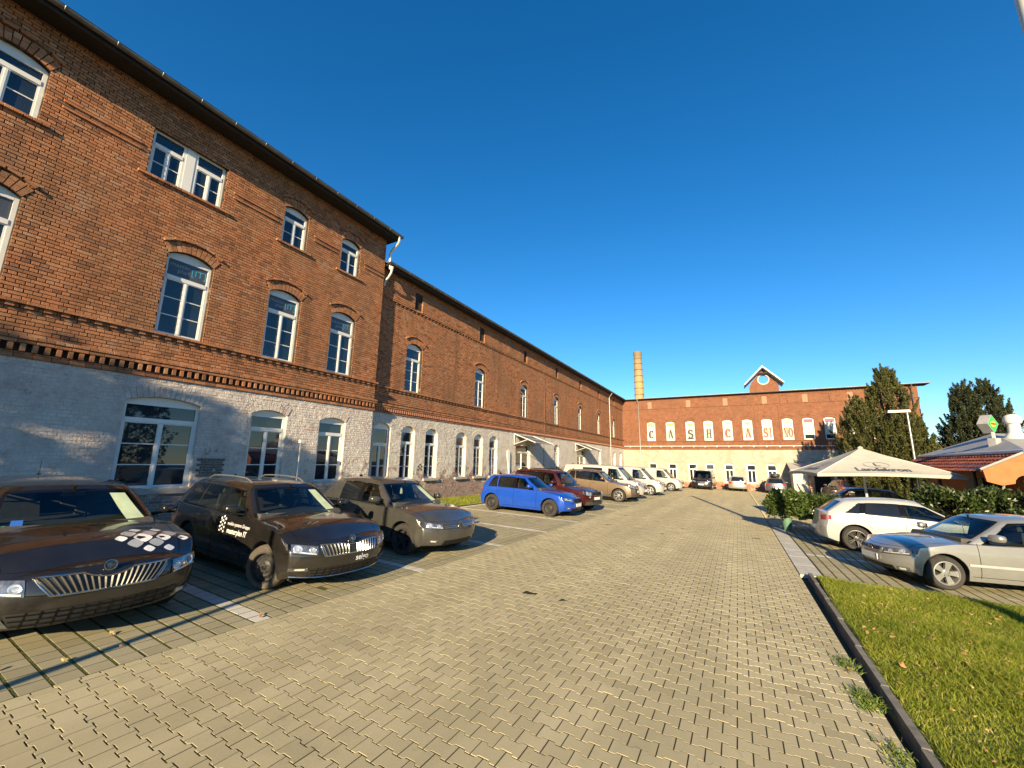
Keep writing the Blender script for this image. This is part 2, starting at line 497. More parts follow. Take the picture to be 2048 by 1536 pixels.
def split_near(PP, n):
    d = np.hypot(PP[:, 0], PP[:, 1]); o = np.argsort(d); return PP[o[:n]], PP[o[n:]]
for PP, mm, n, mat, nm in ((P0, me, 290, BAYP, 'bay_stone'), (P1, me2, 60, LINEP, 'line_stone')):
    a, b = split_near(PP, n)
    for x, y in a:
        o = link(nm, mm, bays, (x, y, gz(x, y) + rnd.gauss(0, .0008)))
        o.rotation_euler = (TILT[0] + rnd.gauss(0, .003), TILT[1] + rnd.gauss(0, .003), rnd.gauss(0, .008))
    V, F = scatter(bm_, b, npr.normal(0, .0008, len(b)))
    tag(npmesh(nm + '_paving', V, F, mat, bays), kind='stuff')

# right-hand bays: long joints run along the lane; concrete gutter strip beside the lane
rb = tag(sheet('right_bays', 1.27, 7.2, 9.55, 17.9, -.0025, MOSS), kind='structure')
PR, PRL = [], []
nx = int((7.2 - 1.27) / BP)
for i in range(nx):
    for j in range(int((17.9 - 9.55) / .185)):
        x = 1.27 + (i + .5) * BP; y = 9.55 + (j + .5) * .185
        (PRL if abs(y - 12.15) < .095 or abs(y - 15.6) < .095 else PR).append((x, y))
bm2 = paver_mesh([(-BP / 2 + .016, -.185 / 2 + .003), (BP / 2 - .016, -.185 / 2 + .003), (BP / 2 - .016, .185 / 2 - .003), (-BP / 2 + .016, .185 / 2 - .003)], .05, .0006)
for nm, pp, mat, cnt in (('bay_stone', PR, BAYP, 250), ('line_stone', PRL, LINEP, 40)):
    a, b = split_near(np.array(pp), cnt)
    me = bpy.data.meshes.new(nm); me.from_pydata([tuple(v) for v in bm2[0]], [], [tuple(t) for t in bm2[1]]); me.materials.append(mat)
    for x, y in a:
        o = link(nm, me, rb, (x, y, gz(x, y) + rnd.gauss(0, .0008)))
        o.rotation_euler = (TILT[0] + rnd.gauss(0, .003), TILT[1] + rnd.gauss(0, .003), rnd.gauss(0, .008))
    V, F = scatter(bm2, b, npr.normal(0, .0008, len(b)))
    tag(npmesh(nm + '_paving', V, F, mat, rb), kind='stuff')
strip = empty('gutter_strip'); tag(strip, kind='structure')
for i in range(8):
    y0 = 9.72 + i * 1.0
    b = MB(); b.box((.885, y0 + .004, -.06), (1.25, y0 + .996, 0), taper=.004)
    b.V = [(x, y, z + gz(x, y) + .001) for x, y, z in b.V]
    b.build('concrete_slab', CONC, strip)

# kerb stones along the lawn
kerb = empty('kerb'); tag(kerb, kind='structure')
KB = plain('kerb_concrete', (.15, .14, .115), .9, var=.3, scale=8, bump=.5, bscale=70)
for i in range(9):
    y0 = 1.2 + i * .95
    if y0 > 9.5: break
    xk = .90 + .012 * (y0 - 1)
    b = MB(); b.box((xk, y0 + .004, -.1), (xk + .07, min(9.62, y0 + .946), .065), taper=.008)
    b.V = [(x + rnd.gauss(0, .001), y, z + gz(x, y)) for x, y, z in b.V]
    b.build('kerb_stone', KB, kerb)
for i in range(4):
    x0 = 1.1 + i * .95
    b = MB(); b.box((x0 + .004, 9.46, -.1), (x0 + .946, 9.53, .055), taper=.006)
    b.V = [(x, y - .06 * (x - 1.1), z + gz(x, y)) for x, y, z in b.V]
    b.build('kerb_stone', KB, kerb)

# ------------------------------------------------------------------ lawn
k = N('lawn_soil'); P = k.pos(); k.bump(k.noise(P, 40, 5), .8, .03)
SOIL = k.out(k.ramp(k.noise(P, 3, 5), [(.3, (.12, .125, .035)), (.7, (.20, .21, .06))]), .95, 0, .2)
def m_leaf(name, stops, rough=.6, trans=.25, spec=.4):
    k = N(name)
    c = k.ramp(k.island(), stops)
    c = k.mix(k.ramp(k.noise(k.pos(), .8, 3), [(.35, (0, 0, 0)), (.65, (.6, .6, .6))]), c, tuple(x * .7 for x in stops[0][1]))
    m = k.out(c, rough, 0, spec)
    k.b.inputs['Subsurface Weight'].default_value = 0
    if trans:
        t = k.n('BsdfTranslucent'); k.l(c, t.inputs[0]); mx = k.n('MixShader'); mx.inputs[0].default_value = trans
        k.l(k.b.outputs[0], mx.inputs[1]); k.l(t.outputs[0], mx.inputs[2]); k.l(mx.outputs[0], k.t.nodes['Material Output'].inputs[0])
    return m
GRASS = m_leaf('grass_blade', [(0, (.17, .24, .018)), (.45, (.30, .36, .028)), (.75, (.42, .43, .045)), (.92, (.52, .46, .12)), (1, (.60, .50, .22))], .55, .5)
def lawn_h(x, y): return .03 * np.sin(x * 1.7 + y * .6) + .02 * np.sin(y * 2.3) + .012 * (x - 1)
xs = np.linspace(.98, 9.5, 40); ys = np.linspace(-3, 9.5, 60); X, Y = np.meshgrid(xs, ys)
yl = 9.44 - .06 * (X - 1.1); Y = np.minimum(Y, yl)
X = X + np.where(X < 1.0, .012 * (Y - 1), 0)
Z = gzv(X, Y) + .04 + lawn_h(X, Y) * np.clip((yl - Y) * 2, 0, 1)
F = [(j * 40 + i, j * 40 + i + 1, (j + 1) * 40 + i + 1, (j + 1) * 40 + i) for j in range(59) for i in range(39)]
lawn = tag(npmesh('lawn', np.stack([X, Y, Z], -1).reshape(-1, 3), F, SOIL), kind='structure')

def blades(x, y, z, h, wd, lean):
    n = len(x); a = npr.uniform(0, 2 * pi, n); ux, uy = np.cos(a), np.sin(a)
    la = npr.uniform(0, 2 * pi, n); lx, ly = np.cos(la) * lean * h, np.sin(la) * lean * h
    p0 = np.stack([x - ux * wd, y - uy * wd, z], -1); p1 = np.stack([x + ux * wd, y + uy * wd, z], -1)
    m0 = np.stack([x - ux * wd * .8 + lx * .4, y - uy * wd * .8 + ly * .4, z + h * .6], -1); m1 = np.stack([x + ux * wd * .8 + lx * .4, y + uy * wd * .8 + ly * .4, z + h * .6], -1)
    t = np.stack([x + lx * 1.3, y + ly * 1.3, z + h], -1)
    V = np.stack([p0, p1, m1, m0, t], 1).reshape(-1, 3)
    b = (np.arange(n) * 5)[:, None]
    F = np.concatenate([b + np.array([[0, 1, 2]]), b + np.array([[0, 2, 3]]), b + np.array([[3, 2, 4]])])
    return V, F
n = 210000
gx = 1.0 + npr.beta(1.05, 1.5, n) * 5.2; gy = 2.2 + npr.beta(1.2, 1.1, n) * 7.3
kp = (gy < 9.43 - .06 * (gx - 1.1)) & (gx > 1.0 + .012 * (gy - 1)) & (np.abs((gx * cos(_y) + gy * sin(_y)) / np.maximum(.3, -gx * sin(_y) + gy * cos(_y))) < 1.5)
gx, gy = gx[kp], gy[kp]
patch = .5 + .5 * np.sin(gx * 3.1 + np.sin(gy * 2.0) * 1.5) * np.sin(gy * 2.7 + gx)
hh = npr.uniform(.02, .085, len(gx)) * (.45 + .85 * patch)
V, F = blades(gx, gy, gzv(gx, gy) + .035 + lawn_h(gx, gy) * np.clip((9.44 - gy) * 2, 0, 1), hh, npr.uniform(.0016, .0046, len(gx)), npr.uniform(.2, 1.1, len(gx)))
tag(npmesh('grass', V, F, GRASS), 'short green lawn grass on the right beside the driveway', 'grass', kind='stuff')
# grass strip at the wall foot on the left
sheet('verge', -12.0, -9.66, 11.05, 50, .02, SOIL); sheet('verge', -11.98, -9.66, -6, 11.05, .02, SOIL)
n = 26000
gx = npr.uniform(-12.1, -9.66, n); gy = 9.5 + npr.beta(1, 1.6, n) * 36
V, F = blades(gx, gy, gzv(gx, gy) + .015, npr.uniform(.03, .09, n), npr.uniform(.004, .008, n), npr.uniform(.2, 1, n))
tag(npmesh('verge_grass', V, F, GRASS), 'thin strip of grass along the foot of the long wall', 'grass', kind='stuff')
# weeds at the kerb foot
WEED = m_leaf('weed', [(0, (.09, .15, .02)), (.6, (.17, .25, .035)), (1, (.24, .24, .07))], .5, .3)
def weed(x, y, s, n, dry=0):
    xx = x + npr.normal(0, s * .5, n); y_ = y + npr.normal(0, s, n); xx = np.minimum(xx, .9 + .012 * (y_ - 1) - .01)
    V, F = blades(xx, y_, gzv(xx, y_) - .004, npr.uniform(.012, .05, n), npr.uniform(.003, .008, n), npr.uniform(.5, 1.8, n))
    return V, F
for x, y, s, n, lb in ((.80, 4.75, .09, 420, 'bright green weed tuft at the kerb foot'), (.80, 5.5, .10, 170, 'sparse weeds and litter against the kerb, just beyond the green tuft'), (.80, 3.95, .10, 160, 'thin weeds at the kerb foot nearest the camera')):
    V, F = weed(x, y, s, n); tag(npmesh('weed_tuft', V, F, WEED), lb, 'weeds', 'weeds growing along the kerb', 'stuff')

# fallen leaves
LEAFM = m_leaf('fallen_leaf', [(0, (.36, .16, .06)), (.4, (.52, .29, .13)), (.75, (.62, .44, .24)), (1, (.55, .46, .16))], .75, .2)
def leaf_mesh(sc):
    pts = []
    for i in range(10):      # ragged lobed leaf, curled at the rim
        a = i * 2 * pi / 10; r_ = .042 * sc * (1 if i % 2 == 0 else .72) * rnd.uniform(.75, 1.15)
        pts.append((r_ * cos(a) * 1.35, r_ * sin(a) * .85, .004 + .020 * rnd.random() * sc))
    me = bpy.data.meshes.new('fallen_leaf'); me.from_pydata([(0, 0, .012)] + pts, [], [(0, 1 + i, 1 + (i + 1) % 10) for i in range(10)])
    me.materials.append(LEAFM); return me
lms = [leaf_mesh(s) for s in (.35, .4, .45, .5, .6, .7)]
def add_leaf(x, y, z, label, grp):
    o = link('fallen_leaf', rnd.choice(lms), None, (x, y, z)); o.rotation_euler = (rnd.gauss(0, .35), rnd.gauss(0, .35), rnd.uniform(0, 6.3))
    tag(o, label, 'leaf', grp)
for i in range(170):
    x = 1.1 + rnd.betavariate(1, 1.4) * 3.3; y = 3.4 + rnd.betavariate(1.3, 1.6) * 5.9
    if y > 9.3 - .06 * (x - 1): continue
    add_leaf(x, y, gz(x, y) + .045 + float(lawn_h(x, y)) + .04, 'dry brown leaf lying in the lawn grass', 'fallen leaves on the lawn')
for x, y, lb in ((-4.35, 1.93, 'pale curled leaf on the paving near the parking edge'), (-5.05, 1.55, 'brown leaf on the bay stones in the pole shadow'), (-5.25, 1.22, 'reddish leaf at the left picture edge on the bay stones'), (-4.78, 3.02, 'orange leaf on the white bay line'), (-4.72, 2.98, 'pale leaf beside the orange one on the white bay line'), (-5.4, 1.95, 'small leaf near the dark estate bumper'), (-3.9, 5.3, 'small red leaf on the lane below the grey hatchback'), (-5.02, 1.9, 'curled leaf between bay stones under the pole shadow')):
    add_leaf(x, y, gz(x, y) + .008, lb, 'fallen leaves on the paving')
for x, y, lb in ((.74, 5.9, 'yellow leaf at the kerb foot far end'), (.8, 5.35, 'brown leaf among kerb weeds'), (.76, 4.3, 'dry leaf by the green kerb tuft'), (.72, 4.05, 'dry leaf at the kerb nearest the camera')):
    add_leaf(x, y, gz(x, y) + .01, lb, 'fallen leaves along the kerb')
# ------------------------------------------------------------------ walls
COURSE, HDR = .0766, .1256
class Op:
    """opening: u0,u1,z0 sill, zs springing, rise of the segmental arch (0 = flat)"""
    def __init__(s, u0, u1, z0, zs, rise=.14, ring=.25, depth=.16):
        s.u0, s.u1, s.z0, s.zs, s.rise, s.ring, s.depth = u0, u1, z0, zs, rise, ring, depth
        s.uc = (u0 + u1) / 2; s.w = u1 - u0
        if rise > 0:
            s.r = (s.w ** 2 / 4 + rise ** 2) / (2 * rise); s.zc = zs + rise - s.r; s.th = math.asin(min(1, s.w / 2 / s.r))
    def top(s): return s.zs + s.rise
    def arc(s, n=10, r=None):
        r = r or s.r
        return [(s.uc + r * sin(-s.th + 2 * s.th * i / n), s.zc + r * cos(-s.th + 2 * s.th * i / n)) for i in range(n + 1)]
    def outline(s):
        o = [(s.u0, s.z0), (s.u1, s.z0)]
        return o + (s.arc()[::-1] if s.rise > 0 else [(s.u1, s.zs), (s.u0, s.zs)])
    def blocked(s, z, ring=True):
        if s.z0 <= z < s.zs: 
            if not (ring and s.rise > 0 and z > s.zs - .1): return (s.u0, s.u1)
        if s.rise <= 0: return (s.u0, s.u1) if s.z0 <= z < s.zs else None
        R = s.r + (s.ring if ring else 0)
        if z >= s.zs - .1 and z < s.zc + R:
            h = sqrt(max(0, R * R - (z - s.zc) ** 2))
            h = min(h, max(0, (z - s.zc)) * math.tan(s.th))
            if z < s.zs: h = max(h, s.w / 2)
            return (s.uc - h, s.uc + h) if h > .01 else None
        return None

def brick_rects(u0, u1, z0, z1, ops, start=0, jitter=.004, quoin=True):
    out = []
    n = int(round((z1 - z0) / COURSE)); ch = (z1 - z0) / n
    for r in range(n):
        za, zb = z0 + r * ch, z0 + (r + 1) * ch; zm = (za + zb) / 2
        bl = sorted(b for b in (o.blocked(zm) for o in ops) if b)
        free = []; c = u0
        for a, b in bl:
            if a > c: free.append((c, min(a, u1)))
            c = max(c, b)
        if c < u1: free.append((c, u1))
        hd = (r + start) % 2
        L = HDR if hd else 2 * HDR
        off = -HDR / 2 if hd else (0 if ((r + start) // 2) % 2 else -HDR)
        for a, b in free:
            if b - a < .02: continue
            i = math.floor((a - u0 - off) / L); p = u0 + off + i * L
            while p < b:
                q = p + L; aa, bb = max(p, a), min(q, b)
                if bb - aa > .03: out.append((aa, bb, za, zb, 1 if (bb - aa) > L - .002 else 0, hd))
                p = q
    return out

def stamp_bricks(rects, fr, gap=.0068, dep=.025, proud=(-.001, .004), ch=.0024):
    n = len(rects); R = np.array([r[:4] for r in rects], float)
    g = gap
    j = npr.normal(0, .0016, (n, 4))
    ua, ub, za, zb = R[:, 0] + g + j[:, 0], R[:, 1] - g + j[:, 1], R[:, 2] + g + j[:, 2] * .7, R[:, 3] - g + j[:, 3] * .7
    d = npr.uniform(proud[0], proud[1], n)
    def ring(e, dd): return [np.stack(v, -1) for v in ((ua + e, za + e, dd), (ub - e, za + e, dd), (ub - e, zb - e, dd), (ua + e, zb - e, dd))]
    b0 = ring(0, np.full(n, -dep)); b1 = ring(0, d - ch); b2 = ring(ch, d)
    A = np.stack(b0 + b1 + b2, 1).reshape(-1, 3)
    V = fr(A[:, 0], A[:, 1], A[:, 2])
    fl = []
    for i in range(4):
        k_ = (i + 1) % 4
        fl += [(i, k_, 4 + k_, 4 + i), (4 + i, 4 + k_, 8 + k_, 8 + i)]
    fl.append((8, 9, 10, 11))
    F = (np.array(fl)[None] + (np.arange(n) * 12)[:, None, None]).reshape(-1, 4)
    return V, F

def wall_back(name, mat, fr, u0, u1, z0, z1, ops, d, parent, loc):
    us = sorted({u0, u1} | {v for o in ops for v in (o.u0, o.u1)}); zs = sorted({z0, z1} | {v for o in ops for v in (o.z0, o.top())})
    us = [u for u in us if u0 <= u <= u1]; zs = [z for z in zs if z0 <= z <= z1]
    b = MB(); V = lambda u, z, dd=d: tuple(float(q) for q in fr(u, z, dd))
    for i in range(len(us) - 1):
        run = None
        for j in range(len(zs) - 1):
            um, zm = (us[i] + us[i + 1]) / 2, (zs[j] + zs[j + 1]) / 2
            if any(o.u0 < um < o.u1 and o.z0 < zm < o.top() for o in ops): continue
            b.add([V(us[i], zs[j]), V(us[i + 1], zs[j]), V(us[i + 1], zs[j + 1]), V(us[i], zs[j + 1])], [(0, 1, 2, 3)])
    for o in ops:
        if o.z0 >= z1 or o.top() <= z0: continue
        if o.rise > 0:
            a = o.arc(); t = o.top()
            for k_ in range(len(a) - 1):
                b.add([V(*a[k_]), V(*a[k_ + 1]), V(a[k_ + 1][0], t), V(a[k_][0], t)], [(0, 1, 2, 3)])
        ol = o.outline(); m = len(ol)
        for k_ in range(m):
            p, q = ol[k_], ol[(k_ + 1) % m]
            b.add([V(*p), V(*q), V(*q, -o.depth - .08), V(*p, -o.depth - .08)], [(3, 2, 1, 0)])
        b.add([V(*p, -o.depth - .08) for p in ol], [tuple(range(m))])
    return b.build(name, mat, parent, loc=loc)

def vous(o, fr, n, d0, d1, ring=None, rows=2):
    """voussoir bricks of an arch, as quads stack"""
    ring = ring or o.ring; b = MB()
    for i in range(n):
        a0 = -o.th + 2 * o.th * (i + .07) / n; a1 = -o.th + 2 * o.th * (i + .93) / n
        cut = [0, ring] if rows == 1 else ([0, ring * (.48 if i % 2 else .66), ring] if rows == 2 else [0, ring])
        for c in range(len(cut) - 1):
            r0, r1 = o.r + cut[c] + .003, o.r + cut[c + 1] - .004
            dd = d1 + rnd.uniform(-.002, .003)
            pl = [(o.uc + r * sin(a), o.zc + r * cos(a)) for r, a in ((r0, a0), (r0, a1), (r1, a1), (r1, a0))]
            f0 = lambda u, z: tuple(float(q) for q in fr(u, z, d0)); f1 = lambda u, z: tuple(float(q) for q in fr(u, z, dd))
            vs = [f0(*p) for p in pl] + [f1(*p) for p in pl]
            b.add(vs, [(4, 5, 6, 7), (0, 1, 5, 4), (1, 2, 6, 5), (2, 3, 7, 6), (3, 0, 4, 7)])
    return b

def ubox(b, fr, u0, u1, z0, z1, d0, d1):
    vs = [tuple(float(q) for q in fr(u, z, d)) for u, z, d in ((u0, z0, d0), (u1, z0, d0), (u1, z1, d0), (u0, z1, d0), (u0, z0, d1), (u1, z0, d1), (u1, z1, d1), (u0, z1, d1))]
    b.add(vs, [(3, 2, 1, 0), (4, 5, 6, 7), (0, 1, 5, 4), (1, 2, 6, 5), (2, 3, 7, 6), (3, 0, 4, 7)])

def window(parent, fr, o, loc, transom=None, bars=2, cols=2, sill=True, film=False, name='window', fw=.065, head=True, door=False, panemat=None):
    """window part: frame mesh, sub-parts pane / glazing_bar / sill"""
    D = -o.depth; b = MB(); zt = o.zs if head else o.top()
    u0, u1, z0 = o.u0 + .004, o.u1 - .004, o.z0 + .004
    ztop = zt - (.03 if o.rise > 0 else 0.004)
    ubox(b, fr, u0, u0 + fw, z0, ztop, D - .05, D + .02)
    ubox(b, fr, u1 - fw, u1, z0, ztop, D - .05, D + .02)
    ubox(b, fr, u0 + fw, u1 - fw, z0, z0 + fw * 1.1, D - .05, D + .021)
    ubox(b, fr, u0 + fw, u1 - fw, ztop - fw * .8, ztop, D - .05, D + .021)
    if o.rise > 0:      # solid white panel under the arch
        a = o.arc(); a = [(min(max(u, u0), u1), z - .003) for u, z in a]
        f0 = lambda u, z: tuple(float(q) for q in fr(u, z, D - .05)); f1 = lambda u, z: tuple(float(q) for q in fr(u, z, D + .012))
        poly = [(u0, ztop + .001), (u1, ztop + .001)] + a[::-1]
        b.prism(poly, f0, f1)
    zl = z0 + fw * 1.1; zu = ztop - fw * .8
    ur, ul = u1 - fw, u0 + fw
    panes = []; gb = []
    if transom:
        tz = transom
        ubox(b, fr, ul, ur, tz - .05, tz + .05, D - .05, D + .03)
        ubox(b, fr, ul, ur, tz - .075, tz - .051, D - .05, D + .012)
        panes.append((ul, ur, tz + .05, zu)); zu2 = tz - .075
    else: zu2 = zu
    wc = (ur - ul) / cols
    for c in range(cols):
        a = ul + c * wc; bb = a + wc
        if c > 0:
            ubox(b, fr, a - .05, a + .05, zl, zu2, D - .05, D + .026)
            ubox(b, fr, a - .018, a + .018, zl, zu2, D + .0262, D + .036)
        a2 = a + (.05 if c > 0 else .03); b2 = bb - (.05 if c < cols - 1 else .03)
        if c == 0: ubox(b, fr, a, a2, zl, zu2, D - .05, D + .008)
        if c == cols - 1: ubox(b, fr, b2, bb, zl, zu2, D - .05, D + .008)
        zz = [zl + (zu2 - zl) * i / (bars + 1) for i in range(bars + 2)]
        if door:
            ubox(b, fr, a2, b2, zl, zl + .5, D - .045, D + .005); zz = [zl + .5 + (zu2 - zl - .5) * i / (bars + 1) for i in range(bars + 2)]
        for i in range(bars + 1):
            panes.append((a2, b2, zz[i] + (.012 if i else 0), zz[i + 1] - (.012 if i < bars else 0)))
            if i: gb.append((a2, b2, zz[i] - .012, zz[i] + .012))
    wo = b.build(name, FRAME, parent, loc=loc)
    for i, (a, bb, c, d) in enumerate(panes):
        p = MB(); e = rnd.gauss(0, .0012); g = rnd.gauss(0, .0012)
        vs = [tuple(float(q) for q in fr(u, z, D - .012 + e * s_ + g * t_)) for u, z, s_, t_ in ((a, c, -1, -1), (bb, c, 1, -1), (bb, d, 1, 1), (a, d, -1, 1))]
        p.add(vs, [(0, 1, 2, 3)])
        p.build('pane', (FILM if (film and i == 0) else (panemat or GLASS)), wo)
    for q in gb:
        p = MB(); ubox(p, fr, *q, D - .03, D + .004); p.build('glazing_bar', FRAME, wo)
    return wo

def ledge(fr, u0, u1, z0, z1, d, L=HDR, d0=-.02, chz=.0):
    """row of bricks proud of the wall"""
    rects = []; p = u0
    while p < u1 - .02:
        rects.append((p, min(p + L, u1), z0, z1)); p += L
    R = stamp_bricks([r + (1, 1) for r in rects], fr, .0035, -d0, (d - .003, d + .002), .004)
    return R

def text_mesh(body, size, bold=0.0, sx=1.0):
    cu = bpy.data.curves.new('t', 'FONT'); cu.body = body; cu.size = size; cu.offset = bold * size; cu.align_x = 'CENTER'; cu.align_y = 'CENTER'; cu.resolution_u = 3
    o = bpy.data.objects.new('t', cu); COL.objects.link(o)
    bpy.context.view_layer.update()
    me = bpy.data.meshes.new_from_object(o.evaluated_get(bpy.context.evaluated_depsgraph_get()))
    V = [(v.co.x * sx, v.co.y) for v in me.vertices]; F = [tuple(p.vertices) for p in me.polygons]
    bpy.data.objects.remove(o); bpy.data.curves.remove(cu); bpy.data.meshes.remove(me)
    return V, F
def put_text(body, size, fn, mat, name, parent, loc=None, bold=0.0, sx=1.0):
    V, F = text_mesh(body, size, bold, sx)
    b = MB(); b.add([tuple(float(q) for q in fn(*v)) for v in V], F)
    return b.build(name, mat, parent, loc=loc)

def neg(v): return tuple(-q for q in v)

# ------------------------------------------------------------------ three-storey building on the left
TX = -12.0
frT = lambda u, z, d: np.stack([TX + d + 0 * u, u + 0 * d, z + 0 * d], -1) if hasattr(u, 'shape') else (TX + d, u, z)
TB = (TX, 5.0, .2)
tall = empty('brick_factory_building', TB)
tag(tall, 'three-storey red brick factory building with whitewashed ground floor, nearest on the left', 'building')
tl = neg(TB)
G_ = [Op(3.83, 5.34, 1.05, 3.05, .13, .27, .12), Op(6.60, 7.66, 1.05, 3.05, .13, .27, .12), Op(8.79, 9.82, 1.05, 3.05, .13, .27, .12)]
M_ = [Op(.67, 1.69, 4.72, 6.78, .15, .25, .13), Op(4.10, 5.11, 4.72, 6.78, .15, .25, .13), Op(6.64, 7.66, 4.72, 6.78, .15, .25, .13), Op(8.83, 9.84, 4.72, 6.80, .15, .25, .13)]
T_ = [Op(.6, 1.63, 8.48, 9.68, .14, .25, .13), Op(3.40, 5.06, 8.53, 9.81, 0, 0, .13), Op(6.78, 7.60, 8.48, 9.68, .12, .25, .13), Op(8.95, 9.77, 8.48, 9.69, .12, .25, .13)]
YE = 11.02; Y0T = -1.2; ZT = 10.78
wallT = wall_back('wall', MORTAR, frT, Y0T, YE, 3.62, ZT, M_ + T_, -.017, tall, tl)
wallW = wall_back('painted_wall', WJOINT, frT, Y0T, YE, -.3, 3.62, G_, -.008, tall, tl)
b = MB(); b.box((TX - 9, Y0T - 14, -.4), (TX - .23, YE - .001, ZT - .05)); b.box((TX - .23, YE - .12, -.4), (TX - .013, YE - .002, ZT - .05)); b.box((TX - .23, Y0T - 14, -.4), (TX - .012, Y0T, ZT - .05)); b.build('core', MORTAR, tall, loc=tl)
rects = brick_rects(Y0T, YE, 4.045, ZT, M_ + T_)
# soldier lintel bricks above the flat double window keep the coursing
rects.sort(key=lambda r: r[0] + r[2] * .02)
indiv = [r for r in rects if r[4] and r[1] > 1.55][:300]
ids = set(id(r) for r in indiv)
bmesh_ = {}
for hd in (0, 1):
    L = HDR if hd else 2 * HDR
    V, F = stamp_bricks([(-L / 2, L / 2, -COURSE / 2, COURSE / 2, 1, hd)], lambda u, z, d: np.stack([d, u, z], -1), .0068, .025, (.0015, .0015), .0024)
    me = bpy.data.meshes.new('brick'); me.from_pydata([tuple(v) for v in V], [], [tuple(f) for f in F]); me.materials.append(BRK); bmesh_[hd] = me
for r in indiv:
    o = link('brick', bmesh_[r[5]], wallT, (TX + rnd.uniform(-.002, .003), (r[0] + r[1]) / 2 + rnd.gauss(0, .001), (r[2] + r[3]) / 2)); o.rotation_euler = (rnd.gauss(0, .006), 0, rnd.gauss(0, .004))
V, F = stamp_bricks([r for r in rects if id(r) not in ids], frT)
tag(npmesh('brickwork', V, F, BRK, wallT), kind='stuff')
rects = brick_rects(Y0T, YE, 0.0, 3.62, G_, 1)
V, F = stamp_bricks(rects, frT, .0035, .015, (-.005, .003), .006)
tag(npmesh('painted_brickwork', V, F, WHT, wallW), kind='stuff')
# end face bricks at the corner (return wall, seen edge-on)
for z0_, z1_, mt, nm in ((4.045, ZT, BRK, 'corner_brickwork'), (0, 3.62, WHT, 'corner_painted_brickwork')):
    fe = lambda u, z, d: np.stack([u, YE + d + 0 * u, z], -1)
    V, F = stamp_bricks(brick_rects(TX - .45, TX, z0_, z1_, []), fe); F = F[:, ::-1]
    tag(npmesh(nm, V, F, mt, tall, tl), kind='stuff')
# cornice at the top of the ground floor
V1 = [ledge(frT, Y0T, YE + .05, 3.62, 3.70, .035, 2 * HDR), ledge(frT, Y0T, YE + .03, 3.70, 3.745, .012), ledge(frT, Y0T, YE + .08, 3.90, 3.975, .085, 2 * HDR), ledge(frT, Y0T, YE + .10, 3.975, 4.045, .105), ledge(frT, Y0T, YE + .09, 4.655, 4.72, .085, 2 * HDR)]
V, F = join(V1); tag(npmesh('cornice', V, F, BRK, tall, tl), kind='stuff')
DEN = MB(); DEN.box((-.02, -.036, -.075), (.07, .036, .075)); dme = DEN.mesh('dentil', BRK)
u = Y0T + .1; n_d = 0
while u < YE:
    if u > 1.4:
        o = link('dentil', dme, tall, (TX - TB[0], u - TB[1], 3.822 - TB[2])); o.rotation_euler = (0, 0, rnd.gauss(0, .02)); n_d += 1
    u += .163
b = MB(); u = Y0T
while u < YE:      # little blocks under the sill ledge
    ubox(b, frT, u, u + .115, 4.585, 4.652, -.01, .05); u += .251
b.build('sill_ledge_blocks', BRK, tall, loc=tl)
# thin double shadow courses between the top windows
b = MB()
for a, e in ((1.9, 3.2), (5.3, 6.6), (7.85, 8.75), (10.0, 11.0)):
    for z in (9.02, 9.17):
        ubox(b, frT, a, e, z, z + .05, -.004, .035)
b.build('string_course', BRK, tall, loc=tl)
for o in M_ + T_:
    if o.rise > 0:
        vous(o, frT, int(o.w / .088), -.015, .012).build('arch', BRK, tall, loc=tl)
        oo = Op(o.u0 - .14, o.u1 + .14, o.z0, o.zs + .245, o.rise * 1.25)
        vous(oo, frT, max(6, int(oo.w / .2)), -.015, .06, .065, 1).build('hood_mould', BRK, tall, loc=tl)
for o in G_:
    vous(o, frT, int(o.w / .095), -.012, .008).build('arch', WHT, tall, loc=tl)
for o in T_:
    b = MB(); V, F = ledge(frT, o.u0 - .17, o.u1 + .17, o.z0 - .075, o.z0 - .005, .065); npmesh('sill', V, F, BRK, tall, tl)
for o in G_[:3]:
    b = MB(); ubox(b, frT, o.u0 - .05, o.u1 + .05, o.z0 - .13, o.z0, -.1, .05); b.build('sill', STONE, tall, loc=tl)
for i, o in enumerate(G_):
    wo = window(tall, frT, o, tl, 2.62, 2, 2)
for i, o in enumerate(M_):
    wo = window(tall, frT, o, tl, 6.22, 2, 2, film=True)
    if i: 
        TXT = plain('film_print', (.30, .31, .31), .5); TX2 = plain('film_print_blue', (.05, .32, .48), .5)
        f_ = lambda uu, zz, o=o: (TX - o.depth - .009, o.uc - .05 + uu, 6.53 + zz)
        put_text('master', .16, lambda a, c: f_(a - .12, c + .055), TXT, 'film_lettering', wo)
        put_text('plan.', .16, lambda a, c: f_(a - .02, c - .08), TXT, 'film_lettering', wo)
        put_text('[IT]', .24, lambda a, c: f_(a + .30, c - .02), TX2, 'film_lettering', wo)
for i, o in enumerate(T_):
    if i == 1:
        window(tall, frT, Op(o.u0, o.uc - .1, o.z0, o.zs, 0, 0, o.depth), tl, 9.42, 1, 2); window(tall, frT, Op(o.uc + .1, o.u1, o.z0, o.zs, 0, 0, o.depth), tl, 9.42, 1, 2)
        b = MB(); ubox(b, frT, o.uc - .1, o.uc + .1, o.z0, o.zs, -.19, -.1); b.build('window_post', FRAME, tall, loc=tl)
    else: window(tall, frT, o, tl, 9.36, 1, 2)
k = N('bare_patch'); P = k.pos(); k.bump(k.noise(P, 60, 4), .8, .02)
BARE = k.out(k.ramp(k.noise(P, 45, 4, .8), [(.40, (.05, .045, .04)), (.52, (.18, .16, .14)), (.62, (.42, .38, .33))]), .95, 0, .2)
b = MB(); n_ = 10
